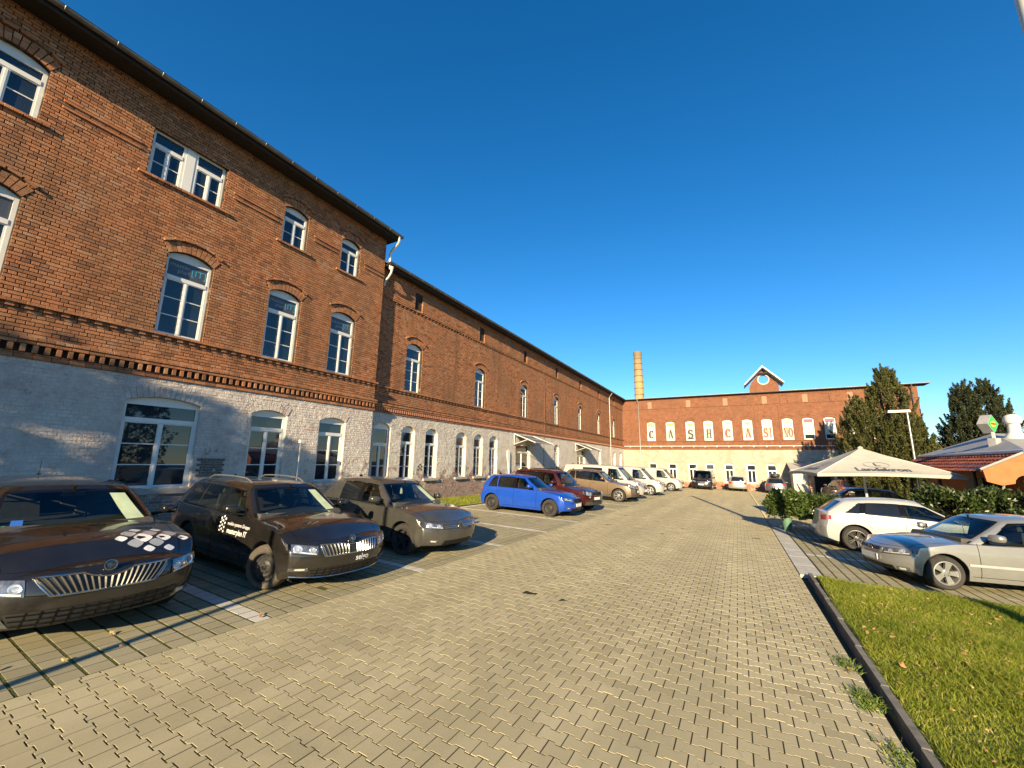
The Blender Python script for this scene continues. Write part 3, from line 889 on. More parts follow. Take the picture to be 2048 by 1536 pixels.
for i in range(n_):
    for j in range(7):
        if (i in (0, n_ - 1) and j % 2) or rnd.random() < .05: continue
        u0_ = 5.42 + i * .065 + (j % 2) * .02; ubox(b, frT, u0_, u0_ + .06, 1.30 + j * .066, 1.36 + j * .066, -.004, .011 + rnd.uniform(0, .006))
b.build('bare_patch', BARE, tall, loc=tl)
def eaves(parent, loc, x, y0, y1, zg, ov, gut, brk_sp=.82):
    """boxed eaves, gutter with straps and a low roof; overhang ov"""
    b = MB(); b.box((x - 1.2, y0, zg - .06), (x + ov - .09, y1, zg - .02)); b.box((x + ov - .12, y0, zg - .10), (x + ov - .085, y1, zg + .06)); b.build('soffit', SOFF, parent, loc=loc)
    b = MB(); b.add([(x + ov - .03, y0, zg + .085), (x + ov - .03, y1, zg + .085), (x - 6, y1, zg + 1.0), (x - 6, y0, zg + 1.0), (x + ov - .03, y0, zg + .045), (x + ov - .03, y1, zg + .045), (x - 6, y1, zg + .9), (x - 6, y0, zg + .9)],
                    [(0, 1, 2, 3), (7, 6, 5, 4), (0, 4, 5, 1), (1, 5, 6, 2), (2, 6, 7, 3), (3, 7, 4, 0)]); b.build('roof', ROOF, parent, loc=loc)
    b = MB(); R_ = .075; cx = x + ov; cz = zg + .055
    prof = [(cx + R_ * cos(a), cz + R_ * sin(a)) for a in [pi + pi * i / 10 for i in range(11)]]
    prof.append((cx + R_ + .012, cz + .008))
    inner = [(cx + (p - cx) * .93, cz + (q - cz) * .93) for p, q in prof[::-1]]
    b.prism(prof + inner, lambda a, c: (a, y0 - .03, c), lambda a, c: (a, y1 + .03, c))
    g = b.build('gutter', gut, parent, loc=loc, smooth=40)
    y = y0 + .3
    while y < y1:
        s_ = MB(); pr = [(cx + (R_ + .006) * cos(a), y, cz + (R_ + .006) * sin(a)) for a in [pi + pi * i / 8 for i in range(9)]]
        s_.tube(pr, .008, 4); s_.build('gutter_strap', DGUT, g); y += brk_sp
    return g
eaves(tall, tl, TX, Y0T - 14, YE + .22, 10.72, .62, DGUT)
# ------------------------------------------------------------------ long two-storey wing
LXW = -12.25
frL = lambda u, z, d: np.stack([LXW + d + 0 * u, u + 0 * d, z + 0 * d], -1) if hasattr(u, 'shape') else (LXW + d, u, z)
LB = (LXW, 30.0, -.1)
low = empty('brick_factory_wing', LB); ll = neg(LB)
tag(low, 'long two-storey red brick factory wing with white ground floor running away behind the parked cars', 'building')
YB = 51.88
U_ = [Op(a, a + w_, 4.70, 6.72, .17, .25, .14) for a, w_ in ((12.87, 1.0), (18.25, 1.02), (23.72, 1.02), (29.38, 1.02), (35.07, 1.02), (40.88, 1.05), (46.95, 1.05))]
GL = [Op(12.87, 13.69, 1.0, 3.03, .2, .25, .14), Op(14.41, 15.26, 1.0, 3.03, .2, .25, .14), Op(16.74, 17.6, 1.0, 3.03, .2, .25, .14), Op(18.34, 19.2, 1.0, 3.03, .2, .25, .14), Op(19.92, 20.8, 1.0, 3.03, .2, .25, .14),
      Op(29.4, 30.38, 1.0, 2.95, .2, .25, .14), Op(40.9, 41.9, 1.0, 2.92, .2, .25, .14), Op(46.7, 47.75, .9, 2.9, .2, .25, .14), Op(49.6, 50.6, .9, 2.92, .2, .25, .14)]
DO = [Op(11.38, 12.24, .2, 3.07, .17, .25, .14), Op(23.1, 25.2, .05, 2.92, .25, .25, .16), Op(34.6, 36.8, -.05, 2.95, .25, .25, .16)]
NI = [Op(a, a + .5, 8.50, 9.28, 0, 0, .03) for a in (13.14, 18.5, 24.0, 29.65, 35.35, 41.15, 47.2)]
ZL = 9.70
wallL = wall_back('wall', MORTAR, frL, YE, YB, 3.62, ZL, U_, -.017, low, ll)
wallLW = wall_back('painted_wall', WJOINT, frL, YE, YB, -1.2, 3.62, GL + DO, -.008, low, ll)
b = MB(); b.box((LXW - 9, YE + .002, -1), (LXW - .25, YB - .02, ZL - .05)); b.build('core', MORTAR, low, loc=ll)
# plain wall bricks, with the blind niches left recessed
rects = brick_rects(YE, YB, 4.045, 8.36, U_) + brick_rects(YE, YB, 8.44, ZL, NI)
V, F = stamp_bricks(rects, frL, .0068, .025, (-.001, .004), .0024)
tag(npmesh('brickwork', V, F, BRK, wallL), kind='stuff')
# frieze: raised panels between the niches
fz = []; e0 = YE
for nn in NI + [None]:
    e1 = nn.u0 if nn else YB
    if e1 > e0: fz += brick_rects(e0, e1, 8.46, 9.26, [])
    e0 = nn.u1 if nn else YB
V, F = stamp_bricks(fz, frL, .0068, .04, (.052, .055), .0022)
tag(npmesh('frieze_panels', V, F, BRK, wallL), kind='stuff')
rects = brick_rects(YE, YB, -.9, 3.62, GL + DO, 1)
V, F = stamp_bricks(rects, frL, .0035, .015, (-.005, .003), .006)
WHT2 = m_white('painted_brick_wing', (.40, .36, .32), (.25, 1.9), (.56, .52, .455), (.66, .62, .55))
tag(npmesh('painted_brickwork', V, F, WHT2, wallLW), kind='stuff')
V1 = [ledge(frL, YE, YB, 3.62, 3.69, .035, 2 * HDR), ledge(frL, YE, YB, 3.84, 3.92, .085, 2 * HDR), ledge(frL, YE, YB, 3.92, 4.0, .105), ledge(frL, YE, YB, 4.635, 4.70, .085, 2 * HDR), ledge(frL, YE, YB, 8.38, 8.44, .06, HDR)]
V, F = join(V1); tag(npmesh('cornice', V, F, BRK, low, ll), kind='stuff')
b = MB(); u = YE + .06
DBR = plain('dentil_brick', (.40, .17, .10), .9, var=.25, scale=20)
while u < YB: ubox(b, frL, u, u + .062, 3.70, 3.835, -.01, .07); u += .128
tag(b.build('dentils', DBR, low, loc=ll), kind='stuff')
b = MB(); u = YE
while u < YB: ubox(b, frL, u, u + .11, 4.565, 4.632, -.01, .05); ubox(b, frL, u, u + .07, 8.315, 8.375, -.01, .035); u += .251
tag(b.build('ledge_blocks', BRK, low, loc=ll), kind='stuff')
for o in U_:
    vous(o, frL, 11, -.015, .012).build('arch', BRK, low, loc=ll)
    oo = Op(o.u0 - .14, o.u1 + .14, o.z0, o.zs + .245, o.rise * 1.3); vous(oo, frL, 7, -.015, .06, .065, 1).build('hood_mould', BRK, low, loc=ll)
    window(low, frL, o, ll, 6.18, 2, 2)
for o in GL:
    vous(o, frL, 9, -.012, .007).build('arch', WHT2, low, loc=ll)
    window(low, frL, o, ll, 2.52, 2, 2, film=rnd.random() < .5)
    b = MB(); ubox(b, frL, o.u0 - .08, o.u1 + .08, o.z0 - .1, o.z0, -.1, .1); b.build('sill', STONE, low, loc=ll)
for i, o in enumerate(DO):
    vous(o, frL, 11 if i else 8, -.012, .007).build('arch', WHT2, low, loc=ll)
    wo = window(low, frL, o, ll, 2.4, 1, 2, name='door', door=True, panemat=None)
    if i < 2:
        RB = plain('red_brown_print', (.30, .07, .03), .5)
        put_text('BAR' if i == 0 else '', .1, lambda a, c, o=o: (LXW - o.depth - .01, o.uc + a, 2.75 + c), RB, 'door_lettering', wo) if i == 0 and False else None
# small blocked vent by the second window
b = MB()
for i in range(3):
    for j in range(4):
        if (i + j) % 2 == 0: ubox(b, frL, 13.98 + i * .1, 14.06 + i * .1, 1.35 + j * .075, 1.41 + j * .075, -.004, .0085)
b.build('air_grate', DARK, low, loc=ll)
eaves(low, ll, LXW, YE + .06, YB - .45, 9.66, .46, DGUT)
# downpipes, cable
def pipe(name, parent, loc, pts, r, mat, n=10): return MB().tube(pts, r, n).build(name, mat, parent, loc=loc, smooth=50)
pipe('downpipe', low, ll, [(LXW + .46, 45.3, 9.62), (LXW + .40, 45.3, 9.5), (LXW + .14, 45.3, 9.15), (LXW + .12, 45.3, 9.0), (LXW + .14, 45.3, 4.1), (LXW + .14, 45.3, .1)], .05, ZINC)
pipe('cable', low, ll, [(LXW + .02, 27.4, 9.4), (LXW + .12, 27.4, 4.0), (LXW + .02, 27.4, 3.5), (LXW + .02, 27.4, .3)], .012, plain('cable_red', (.22, .10, .06), .7), 6)
e = .22
pipe('downpipe', tall, tl, [(TX + .62, YE + .06, 10.72), (TX + .60, YE + .1, 10.58), (TX + .54, YE + .12, 10.47), (TX + .18, YE + .14, 10.24), (TX + .10, YE + .15, 10.12), (TX + .09, YE + .16, 9.62), (TX + .14, YE + .18, 9.45)], .05, plain('new_zinc', (.62, .61, .55), .4, .3), 12)
b = MB(); b.lathe([(.05, -.1), (.052, -.02), (.08, .05), (.085, .1)], 12, Matrix.Translation((LXW + .44, YE + .2, 9.45)))
b.tube([(LXW + .44, YE + .2, 9.4), (LXW + .42, YE + .2, 9.3), (LXW + .3, YE + .19, 9.12), (LXW + .16, YE + .18, 9.02), (LXW + .1, YE + .17, 8.8)], .045, 10)
b.build('hopper_head', MATS['new_zinc'], low, loc=ll, smooth=45)
# white oval sign board leaning at the wall and wall lamp
b = MB(); pl = [(.16 * cos(a) * 1.0, .0 + (.95 if sin(a) > 0 else .75) * 0 + (1.05 + .16 * sin(a) if sin(a) > 0 else 0)) for a in [pi * i / 10 for i in range(11)]]
b.prism(pl, lambda a, c: (LXW + .06, 22.0 + a * 1.2, .55 + c * 1.6), lambda a, c: (LXW + .1, 22.0 + a * 1.2, .55 + c * 1.6))
tag(b.build('sign_board', WHITEPL), 'tall white round-topped board standing against the long wall', 'board')
# metal canopies over two doors
def canopy(y0, y1, zt, label):
    e = empty('door_canopy', (LXW, (y0 + y1) / 2, zt)); tag(e, label, 'canopy', 'metal canopies over the wing doors')
    yc = (y1 - y0) / 2
    b = MB(); b.add([(.06, -yc, .0), (.06, yc, 0), (1.45, yc, -.52), (1.45, -yc, -.52), (.06, -yc, -.03), (.06, yc, -.03), (1.45, yc, -.55), (1.45, -yc, -.55)],
                    [(0, 3, 2, 1), (4, 5, 6, 7), (0, 1, 5, 4), (1, 2, 6, 5), (2, 3, 7, 6), (3, 0, 4, 7)]); b.build('sheet', plain('canopy_sheet', (.16, .165, .17), .5, .4, var=.2), e)
    for s_ in (-1, 1):
        b = MB(); y = s_ * (yc + .04)
        b.tube([(.02, y, .03), (1.5, y, -.53)], .03, 6); b.tube([(.02, y, -.62), (.95, y, -.34)], .022, 6); b.tube([(.03, y, .05), (.03, y, -.65)], .025, 6); b.build('bracket', WMET, e)
    for q in range(3):
        b = MB(); x = .1 + q * .66; b.tube([(x, -yc, .0 - x * .374 + .03), (x, yc, -x * .374 + .03)], .02, 6); b.build('purlin', WMET, e)
canopy(22.9, 25.6, 3.5, 'grey sheet canopy on white brackets over the nearer wing door')
canopy(34.2, 37.0, 3.42, 'grey sheet canopy on white brackets over the farther wing door')
# standpipe lamp at the wall
e = empty('wall_lamp_post', (TX + .35, 7.95, .25)); tag(e, 'thin white post with a small lamp before the whitewashed wall between two windows', 'lamp post')
MB().tube([(0, 0, 0), (0, 0, 2.02)], .016, 8).build('post', WMET, e); MB().box((-.03, -.05, 2.0), (.07, .05, 2.1)).build('lamp_head', WMET, e)

# ------------------------------------------------------------------ rear wing facing the yard
frB = lambda u, z, d: np.stack([u + 0 * d, YB - d + 0 * u, z + 0 * d], -1) if hasattr(u, 'shape') else (u, YB - d, z)
BB = (1.7, YB, -.9); back = empty('brick_rear_wing', BB); bl_ = neg(BB)
tag(back, 'red brick rear wing closing the yard, with small gable and cream ground floor', 'building')
XR = 15.66
cols_ = [-9.34, -7.14, -4.95, -3.02, -1.06, .89, 2.74, 4.60, 6.40, 8.20, 10.15, 12.0, 13.7]
BU = [Op(a, a + .97, 4.53, 6.68, .13, .22, .14) for a in cols_]
BG = [Op(a, a + .88, -.1, 1.88, .13, .2, .14) for a in (-9.28, -7.07, -4.90, -3.09, -1.19, .93, 2.83, 6.7, 8.6, 10.8, 13.0)]
circ = None
wallB = wall_back('wall', FARBRK, frB, LXW, XR, 3.47, 9.72, BU, 0, back, bl_)
wallBW = wall_back('painted_wall', FARWHT, frB, LXW, XR, -1.4, 3.47, BG, 0, back, bl_)
b = MB(); b.box((LXW, YB + .24, -1.4), (XR - .001, YB + 9, 9.6)); b.box((XR - .12, YB + .001, -1.4), (XR - .0005, YB + 9, 9.6)); b.build('core', FARBRK, back, loc=bl_)
for z0_, z1_, d in ((3.47, 3.6, .03), (3.7, 3.78, .06), (4.42, 4.53, .07), (8.38, 8.45, .05)):
    b = MB(); ubox(b, frB, LXW + .09, XR + .03, z0_, z1_, -.01, d); b.build('string_course', FARBRK, back, loc=bl_)
b = MB(); ubox(b, frB, LXW + .1, XR, 3.86, 3.92, .06, .12); b.build('conduit', WMET, back, loc=bl_)
b = MB(); u = LXW + .8
while u < XR: ubox(b, frB, u, u + .09, 3.76, 3.86, .0, .09); u += 1.2
b.build('conduit_brackets', WMET, back, loc=bl_)
b = MB(); u = LXW + .2
while u < XR: ubox(b, frB, u, u + .10, 9.40, 9.62, -.01, .05); u += .26
tag(b.build('eaves_dentils', FARBRK, back, loc=bl_), kind='stuff')
PALEB = plain('pale_new_brick', (.30, .17, .115), .9, var=.3, scale=25)
x = -9.0; i = 0
for i, cx in enumerate(cols_):
    uc = cx + .45 + (.0 if i % 2 else 0)
    if i % 2 == 0:
        b = MB(); ubox(b, frB, uc - .24, uc + .24, 8.46, 9.3, -.01, .006); b.build('blind_panel', PALEB, back, loc=bl_)
        b = MB(); ubox(b, frB, uc - .30, uc + .30, 9.3, 9.38, -.01, .045); ubox(b, frB, uc + .24, uc + .31, 8.46, 9.3, -.01, .045); b.build('panel_mould', FARBRK, back, loc=bl_)
    else:
        b = MB(); ubox(b, frB, uc - .28, uc + .3, 9.26, 9.33, -.01, .05); ubox(b, frB, uc + .24, uc + .31, 8.5, 9.26, -.01, .05); b.build('panel_mould', FARBRK, back, loc=bl_)
CREAM = plain('blind_cream', (.50, .475, .39), .6, var=.05)
LBLK = plain('letter_black', (.03, .022, .018), .5); LRED = plain('letter_red', (.42, .03, .015), .5); LTAN = plain('print_tan', (.44, .35, .22), .6, var=.3, scale=9); LGOLD = plain('print_gold', (.46, .32, .06), .6, var=.3, scale=14); LPUR = plain('print_purple', (.20, .07, .12), .6, var=.2)
def ribbon(b, pts, ws, f):
    n = len(pts)
    L_, R_ = [], []
    for i in range(n):
        a = pts[max(0, i - 1)]; c = pts[min(n - 1, i + 1)]; dx, dy = c[0] - a[0], c[1] - a[1]; l = math.hypot(dx, dy) or 1
        L_.append((pts[i][0] - dy / l * ws[i] / 2, pts[i][1] + dx / l * ws[i] / 2)); R_.append((pts[i][0] + dy / l * ws[i] / 2, pts[i][1] - dx / l * ws[i] / 2))
    for i in range(n - 1): b.add([f(*L_[i]), f(*R_[i]), f(*R_[i + 1]), f(*L_[i + 1])], [(0, 1, 2, 3)])
def rect(b, x0, x1, y0, y1, f): b.add([f(x0, y0), f(x1, y0), f(x1, y1), f(x0, y1)], [(0, 1, 2, 3)])
def glyph(b, ch, f):
    """condensed slab-serif capitals in a 1 x 2 box"""
    arc = lambda cx, cy, rx, ry, a0, a1, n=14: [(cx + rx * cos(math.radians(a0 + (a1 - a0) * i / n)), cy + ry * sin(math.radians(a0 + (a1 - a0) * i / n))) for i in range(n + 1)]
    if ch == 'C':
        p = arc(.5, 1, .36, .86, 50, 310, 20); ribbon(b, p, [.18 + .24 * abs(cos(math.radians(50 + 260 * i / 20))) for i in range(21)], f)
        rect(b, .62, .92, 1.42, 1.80, f); rect(b, .62, .90, .22, .5, f)
    if ch == 'O':
        ribbon(b, arc(.5, 1, .36, .88, 0, 360, 28), [.18 + .24 * abs(cos(2 * pi * i / 28)) for i in range(29)], f)
    if ch == 'S':
        p = arc(.5, 1.45, .33, .45, 35, 250, 12)[:-1] + arc(.5, .55, .36, .45, 80, -145, 14); ribbon(b, p, [.2 + .22 * sin(pi * i / (len(p) - 1)) for i in range(len(p))], f)
        rect(b, .70, .92, 1.45, 1.95, f); rect(b, .08, .28, .05, .55, f)
    if ch in 'HIN':
        for x in ((.12, .66) if ch != 'I' else (.39,)):
            w_ = .28
            if ch == 'N': w_ = .16
            rect(b, x, x + w_, .0, 2.0, f)
            for z in (0, 1.88): rect(b, x - .12, x + w_ + .12, z, z + .12, lambda a, c: f(a, c)) if True else None
        if ch == 'H': rect(b, .3, .7, .92, 1.08, f)
        if ch == 'N': b.add([f(.10, 2.0), f(.34, 2.0), f(.76, 0), f(.52, 0)], [(3, 2, 1, 0)])
    if ch == 'A':
        b.add([f(.38, 2.0), f(.62, 2.0), f(1.0, 0.1), f(.66, .1)], [(3, 2, 1, 0)]); b.add([f(.40, 1.95), f(.54, 1.95), f(.26, .1), f(.06, .1)], [(0, 1, 2, 3)][::-1])
        rect(b, .22, .75, .55, .68, f); rect(b, -.06, .34, 0, .12, f); rect(b, .58, 1.06, 0, .12, f)
WORD = ['C', 'A', 'S', 'H', 'C', 'A', 'SI', 'NO']
for i, o in enumerate(BU):
    b = MB(); D = -o.depth
    a = o.arc(); poly = [(o.u0 + .01, o.z0 + .01), (o.u1 - .01, o.z0 + .01)] + [(min(max(u, o.u0 + .01), o.u1 - .01), z - .01) for u, z in a[::-1]]
    b.prism(poly, lambda u, z: (u, YB - D + .05, z), lambda u, z: (u, YB - D - .02, z)); wo = b.build('window', FRAME, back, loc=bl_)
    f = lambda dd: (lambda u, z: (u, YB - D - .02 - dd, z))
    if i < 8:
        b = MB(); rect(b, o.u0 + .07, o.u1 - .07, o.z0 + .08, 6.08, f(.004)); rect(b, o.u0 + .07, o.u1 - .07, 6.16, o.zs - .01, f(.004)); b.build('roller_blind', CREAM, wo)
        if 1 <= i:
            b = MB(); b.add([f(.008)(o.uc + .27 * cos(q), 5.55 + .33 * sin(q)) for q in [2 * pi * j / 16 for j in range(16)]], [tuple(range(16))]); b.build('print_head', LTAN, wo)
        b = MB()
        if i in (0, 1): rect(b, o.u0 + .12, o.u1 - .12, 6.3, 6.55, f(.008))
        else: b.add([f(.008)(o.uc + .28 * cos(q), 6.38 + (.10 if i in (2, 5) else .06) * sin(q)) for q in [2 * pi * j / 12 for j in range(12)]], [tuple(range(12))])
        b.build('print_band', LGOLD if i != 6 else LTAN, wo)
        b = MB(); s_ = WORD[i]; hw = .58 if len(s_) == 1 else .41
        for j, chh in enumerate(s_):
            x0 = o.uc - hw * len(s_) / 2 + j * hw + (.04 if s_ == 'SI' and j == 1 else 0)
            glyph(b, chh, lambda u, z, x0=x0: f(.012)(x0 + u * hw, 4.80 + z * .50))
        b.build('letter', LBLK if i < 4 else LRED, wo)
        if i == 2:
            b = MB(); rect(b, o.u0 + .16, o.u1 - .16, 4.66, 4.82, f(.008)); b.build('print_base', LBLK, wo)
    else:
        b = MB(); rect(b, o.u0 + .08, o.u1 - .08, 5.1, 6.2, f(.004)); b.build('roller_blind', CREAM, wo)
        b = MB(); rect(b, o.u0 + .1, o.u1 - .1, 6.28, o.zs - .02, f(.004)); b.build('upper_pane', LPUR, wo)
        b = MB(); rect(b, o.u0 + .1, o.u1 - .1, o.z0 + .1, 5.05, f(.004)); b.build('pane', GLASS, wo)
    vous(o, frB, 9, -.01, .006).build('arch', FARBRK, back, loc=bl_)
    oo = Op(o.u0 - .12, o.u1 + .12, o.z0, o.zs + .24, o.rise * 1.3); vous(oo, frB, 6, -.01, .045, .06, 1).build('hood_mould', FARBRK, back, loc=bl_)
for o in BG:
    window(back, frB, o, bl_, 1.28, 0, 2, fw=.08)
    b = MB(); ubox(b, frB, o.u0 - .1, o.u0 - .004, o.z0, o.zs + .1, -.02, .02); ubox(b, frB, o.u1 + .004, o.u1 + .1, o.z0, o.zs + .1, -.02, .02); b.build('window_surround', plain('cream_plaster', (.46, .42, .34), .85, var=.1), back, loc=bl_)
# eaves and gutter of the rear wing
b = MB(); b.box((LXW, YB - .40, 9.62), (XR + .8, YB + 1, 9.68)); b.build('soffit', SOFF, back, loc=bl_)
b = MB(); b.add([(LXW + .4, YB - .42, 9.72), (XR + .9, YB - .42, 9.72), (XR + .9, YB + 6, 10.6), (LXW - 2, YB + 6, 10.6), (LXW + .4, YB - .42, 9.685), (XR + .9, YB - .42, 9.685), (XR + .9, YB + 6, 10.5), (LXW - 2, YB + 6, 10.5)], [(0, 1, 2, 3), (7, 6, 5, 4), (0, 4, 5, 1), (1, 5, 6, 2), (3, 7, 4, 0)]); b.build('roof', ROOF, back, loc=bl_)
b = MB()
for x0_, x1_ in ((LXW + .5, 1.82), (4.62, XR + .85)):
    pr = [(YB - .45 + .08 * cos(a), 9.73 + .08 * sin(a)) for a in [pi + pi * i / 8 for i in range(9)]]
    b.prism(pr, lambda a, c: (x0_, a, c), lambda a, c: (x1_, a, c))
b.build('gutter', ZINC, back, loc=bl_)
pipe('downpipe', back, bl_, [(-10.3, YB - .45, 9.66), (-10.3, YB - .4, 9.4), (-10.25, YB - .1, 9.1), (-10.2, YB - .1, 3.0), (-10.2, YB - .1, -.5)], .055, ZINC)
pipe('downpipe', back, bl_, [(XR - .5, YB - .45, 9.66), (XR - .45, YB - .12, 9.2), (XR - .4, YB - .12, -.6)], .06, DGUT)
# gable with round opening
gx = 3.28; gh = 1.37; zE = 10.6; zA = 12.35; b = MB()
cz_, cr_ = 11.12, .5
def gtop(u): return zE + (zA - zE) * (1 - abs(u - gx) / gh) * .93
nseg = 24
for dd, flip in ((0.0, False), (-.35, True)):
    ring = [(gx + cr_ * cos(2 * pi * i / nseg), cz_ + cr_ * sin(2 * pi * i / nseg)) for i in range(nseg)]
    outer = []
    for i in range(nseg):
        a = 2 * pi * i / nseg; c_, s_ = cos(a), sin(a); t = 9
        for k_ in range(400):
            t = k_ * .01; u, z = gx + t * c_, cz_ + t * s_
            if abs(u - gx) >= gh or z >= gtop(u) or z <= 9.6: break
        outer.append((u, z))
    for i in range(nseg):
        j = (i + 1) % nseg; q = [ring[i], outer[i], outer[j], ring[j]]
        vs = [frB(u, z, .02 + dd) for u, z in q]; b.add(vs, [(0, 1, 2, 3)[::-1] if flip else (0, 1, 2, 3)])
for i in range(nseg):
    j = (i + 1) % nseg
    b.add([frB(*ring[i], .02), frB(*ring[j], .02), frB(*ring[j], -.33), frB(*ring[i], -.33)], [(0, 1, 2, 3)])
for s_ in (-1, 1): b.add([frB(gx + s_ * gh, 9.6, .02), frB(gx + s_ * gh, gtop(gx + s_ * gh), .02), frB(gx + s_ * gh, gtop(gx + s_ * gh), -.33), frB(gx + s_ * gh, 9.6, -.33)], [(0, 1, 2, 3)])
b.build('gable', FARBRK, back, loc=bl_)
b = MB(); b.lathe([(cr_ - .01, -.04), (cr_ + .07, -.04), (cr_ + .07, .04), (cr_ - .01, .04)], 28, Matrix.Translation((gx, YB - .03, cz_)) @ Matrix.Rotation(pi / 2, 4, 'X')); b.build('round_surround', plain('pale_ring', (.6, .52, .45), .8), back, loc=bl_, smooth=40)
b = MB()
for s_ in (-1, 1):
    e0 = (gx, zA + .28); e1 = (gx + s_ * 1.85, zE + .1); n_ = (.09 * -s_, -.11)
    f0 = lambda a, c: (a, YB - .5, c); f1 = lambda a, c: (a, YB + 2.2, c)
    b.prism([e0, e1, (e1[0], e1[1] - .14), (gx, e0[1] - .17)][::s_], f0, f1)
b.build('gable_roof', plain('gable_roof_zinc', (.45, .46, .46), .5, .3), back, loc=bl_)
b = MB()
for s_ in (-1, 1):
    b.prism([(gx, zA + .10), (gx + s_ * 1.75, zE - .04), (gx + s_ * 1.70, zE - .16), (gx, zA - .06)][::s_], lambda a, c: (a, YB - .46, c), lambda a, c: (a, YB - .03, c))
b.box((gx - .5, YB - .46, 11.72), (gx + .5, YB - .3, 11.86)); b.build('gable_rafters', SOFF, back, loc=bl_)
b = MB()
for s_ in (-1, 1):      # projecting strips of the gable bay
    ubox(b, frB, gx + s_ * gh - .06, gx + s_ * gh + .06, 8.2, 9.6, -.01, .06); ubox(b, frB, gx + s_ * 1.12 - .05, gx + s_ * 1.12 + .05, 4.6, 8.2, -.01, .06); ubox(b, frB, gx + s_ * 1.0 - .05, gx + s_ * 1.0 + .05, 3.95, 4.6, -.01, .06)
b.build('bay_strips', plain('dark_strip_brick', (.17, .07, .04), .9), back, loc=bl_)

# ------------------------------------------------------------------ factory chimney
def m_chim():
    k = N('chimney_brick'); P = k.pos(); x = k.sep(P)
    c = k.ramp(k.noise(P, 6, 5, .7), [(.3, (.30, .19, .08)), (.7, (.48, .34, .16))])
    c = k.mix(k.mapr(x[2], 13.5, 18.5), c, (.20, .16, .11)); c = k.mix(k.ramp(k.noise(P, 1.2, 4), [(.5, (0, 0, 0)), (.75, (.7, .7, .7))]), c, (.22, .14, .08))
    k.bump(k.noise(P, 25, 4), .5, .02); return k.out(c, .9, 0, .2)
CHM = m_chim()
CB = (-12.05, 62.0, -1.0); ch = empty('factory_chimney', CB); tag(ch, 'tall round yellow brick factory chimney rising behind the rear wing', 'chimney')
MB().lathe([(.86, 0), (.72, 9.5), (.60, 17.6), (.545, 18.4), (.60, 18.45), (.62, 18.62), (.55, 18.7), (.57, 18.9), (.62, 19.0), (.62, 19.55), (.50, 19.6), (.46, 19.2)], 32).build('shaft', CHM, ch, smooth=40)
for i in range(9):
    z = 11 + i * .95; r_ = .72 - (z - 9.5) * .0149 + .012
    MB().lathe([(r_, -.04), (r_ + .015, -.04), (r_ + .015, .04), (r_, .04)], 32, Matrix.Translation((0, 0, z))).build('iron_band', plain('iron_band', (.10, .07, .05), .7, .4), ch)
# ------------------------------------------------------------------ cars
def m_paint(name, col, metal=.0, rough=.32, flake=.08, dirt=.0):
    k = N(name); P = k.n('TexCoord').outputs['Object']; z = k.sep(P)[2]
    c = k.ramp(k.noise(P, 5, 3), [(.3, tuple(x * (1 - flake) for x in col)), (.7, tuple(min(1, x * (1 + flake)) for x in col))])
    if dirt:
        d = k.math('MULTIPLY', k.mapr(z, .25, .75, 1, 0), k.ramp(k.noise(P, 4, 5, .7), [(.35, (0, 0, 0)), (.75, (1, 1, 1))]))
        c = k.mix(k.math('MULTIPLY', d, dirt), c, (.10, .085, .06))
        k.out(c, k.mapr(d, 0, 1, rough, .7), metal, .5, 1.0)
        k.b.inputs['Coat Weight'].default_value = .9
        return k.m
    return k.out(c, rough, metal, .5, 1.0)
k = N('car_glass'); tr = k.n('BsdfTransparent'); tr.inputs[0].default_value = (.50, .56, .52, 1); gl = k.n('BsdfGlossy'); gl.inputs['Roughness'].default_value = .015; gl.inputs[0].default_value = (.9, .95, 1, 1)
lw = k.n('LayerWeight'); lw.inputs[0].default_value = .5; fz_ = k.math('ADD', k.math('MULTIPLY', k.math('POWER', lw.outputs['Facing'], 4.0), .8), .05); mx = k.n('MixShader'); k.l(fz_, mx.inputs[0]); k.l(tr.outputs[0], mx.inputs[1]); k.l(gl.outputs[0], mx.inputs[2]); k.l(mx.outputs[0], k.t.nodes['Material Output'].inputs[0])
CGL = k.m
k = N('dark_car_glass'); CGD = k.out(k.ramp(k.noise(k.pos(), 2, 2), [(.3, (.006, .007, .008)), (.7, (.012, .013, .014))]), .02, 0, .8)
TYRE = plain('tyre_rubber', (.028, .026, .024), .85, var=.25, scale=15, bump=.4, bscale=120)
DTYRE = plain('dusty_tyre', (.075, .062, .045), .9, var=.3, scale=15, bump=.4, bscale=120)
ALLOY = plain('alloy', (.55, .55, .54), .3, .85, var=.06)
DALLOY = plain('dark_alloy', (.06, .06, .062), .35, .6, var=.15)
RIMB = plain('steel_wheel', (.03, .029, .028), .55, .3, var=.3, scale=20)
CHROME = plain('chrome', (.46, .45, .42), .2, 1.0, var=.03)
TRIM = plain('trim_black', (.006, .006, .006), .12, 0, .35, var=.1)
UNDER = plain('underbody', (.012, .012, .012), .9)
INTER = plain('cabin_fabric', (.055, .053, .05), .85, var=.2, scale=20)
HEADL = plain('headlamp', (.66, .66, .64), .12, .75, .6, 1.0, var=.35, scale=30)
LENS = plain('headlamp_housing', (.16, .165, .17), .12, .6, .8, 1.0, var=.5, scale=25)
LENS2 = plain('headlamp_lens', (.35, .37, .38), .05, .3, .8, 1.0, var=.4, scale=40)
FOG = plain('foglamp', (.75, .75, .70), .2, .5, .5, .6, var=.25, scale=50)
REDL = plain('tail_lamp', (.35, .012, .015), .15, 0, .6, 1.0, var=.25, scale=25)
ORANGE = plain('indicator', (.6, .22, .03), .2, 0, .5, .8)
PLATE = plain('number_plate', (.78, .78, .75), .4, var=.05)
PLBLUE = plain('plate_blue', (.02, .06, .35), .4)
PLMARK = plain('plate_mark', (.05, .05, .05), .5)
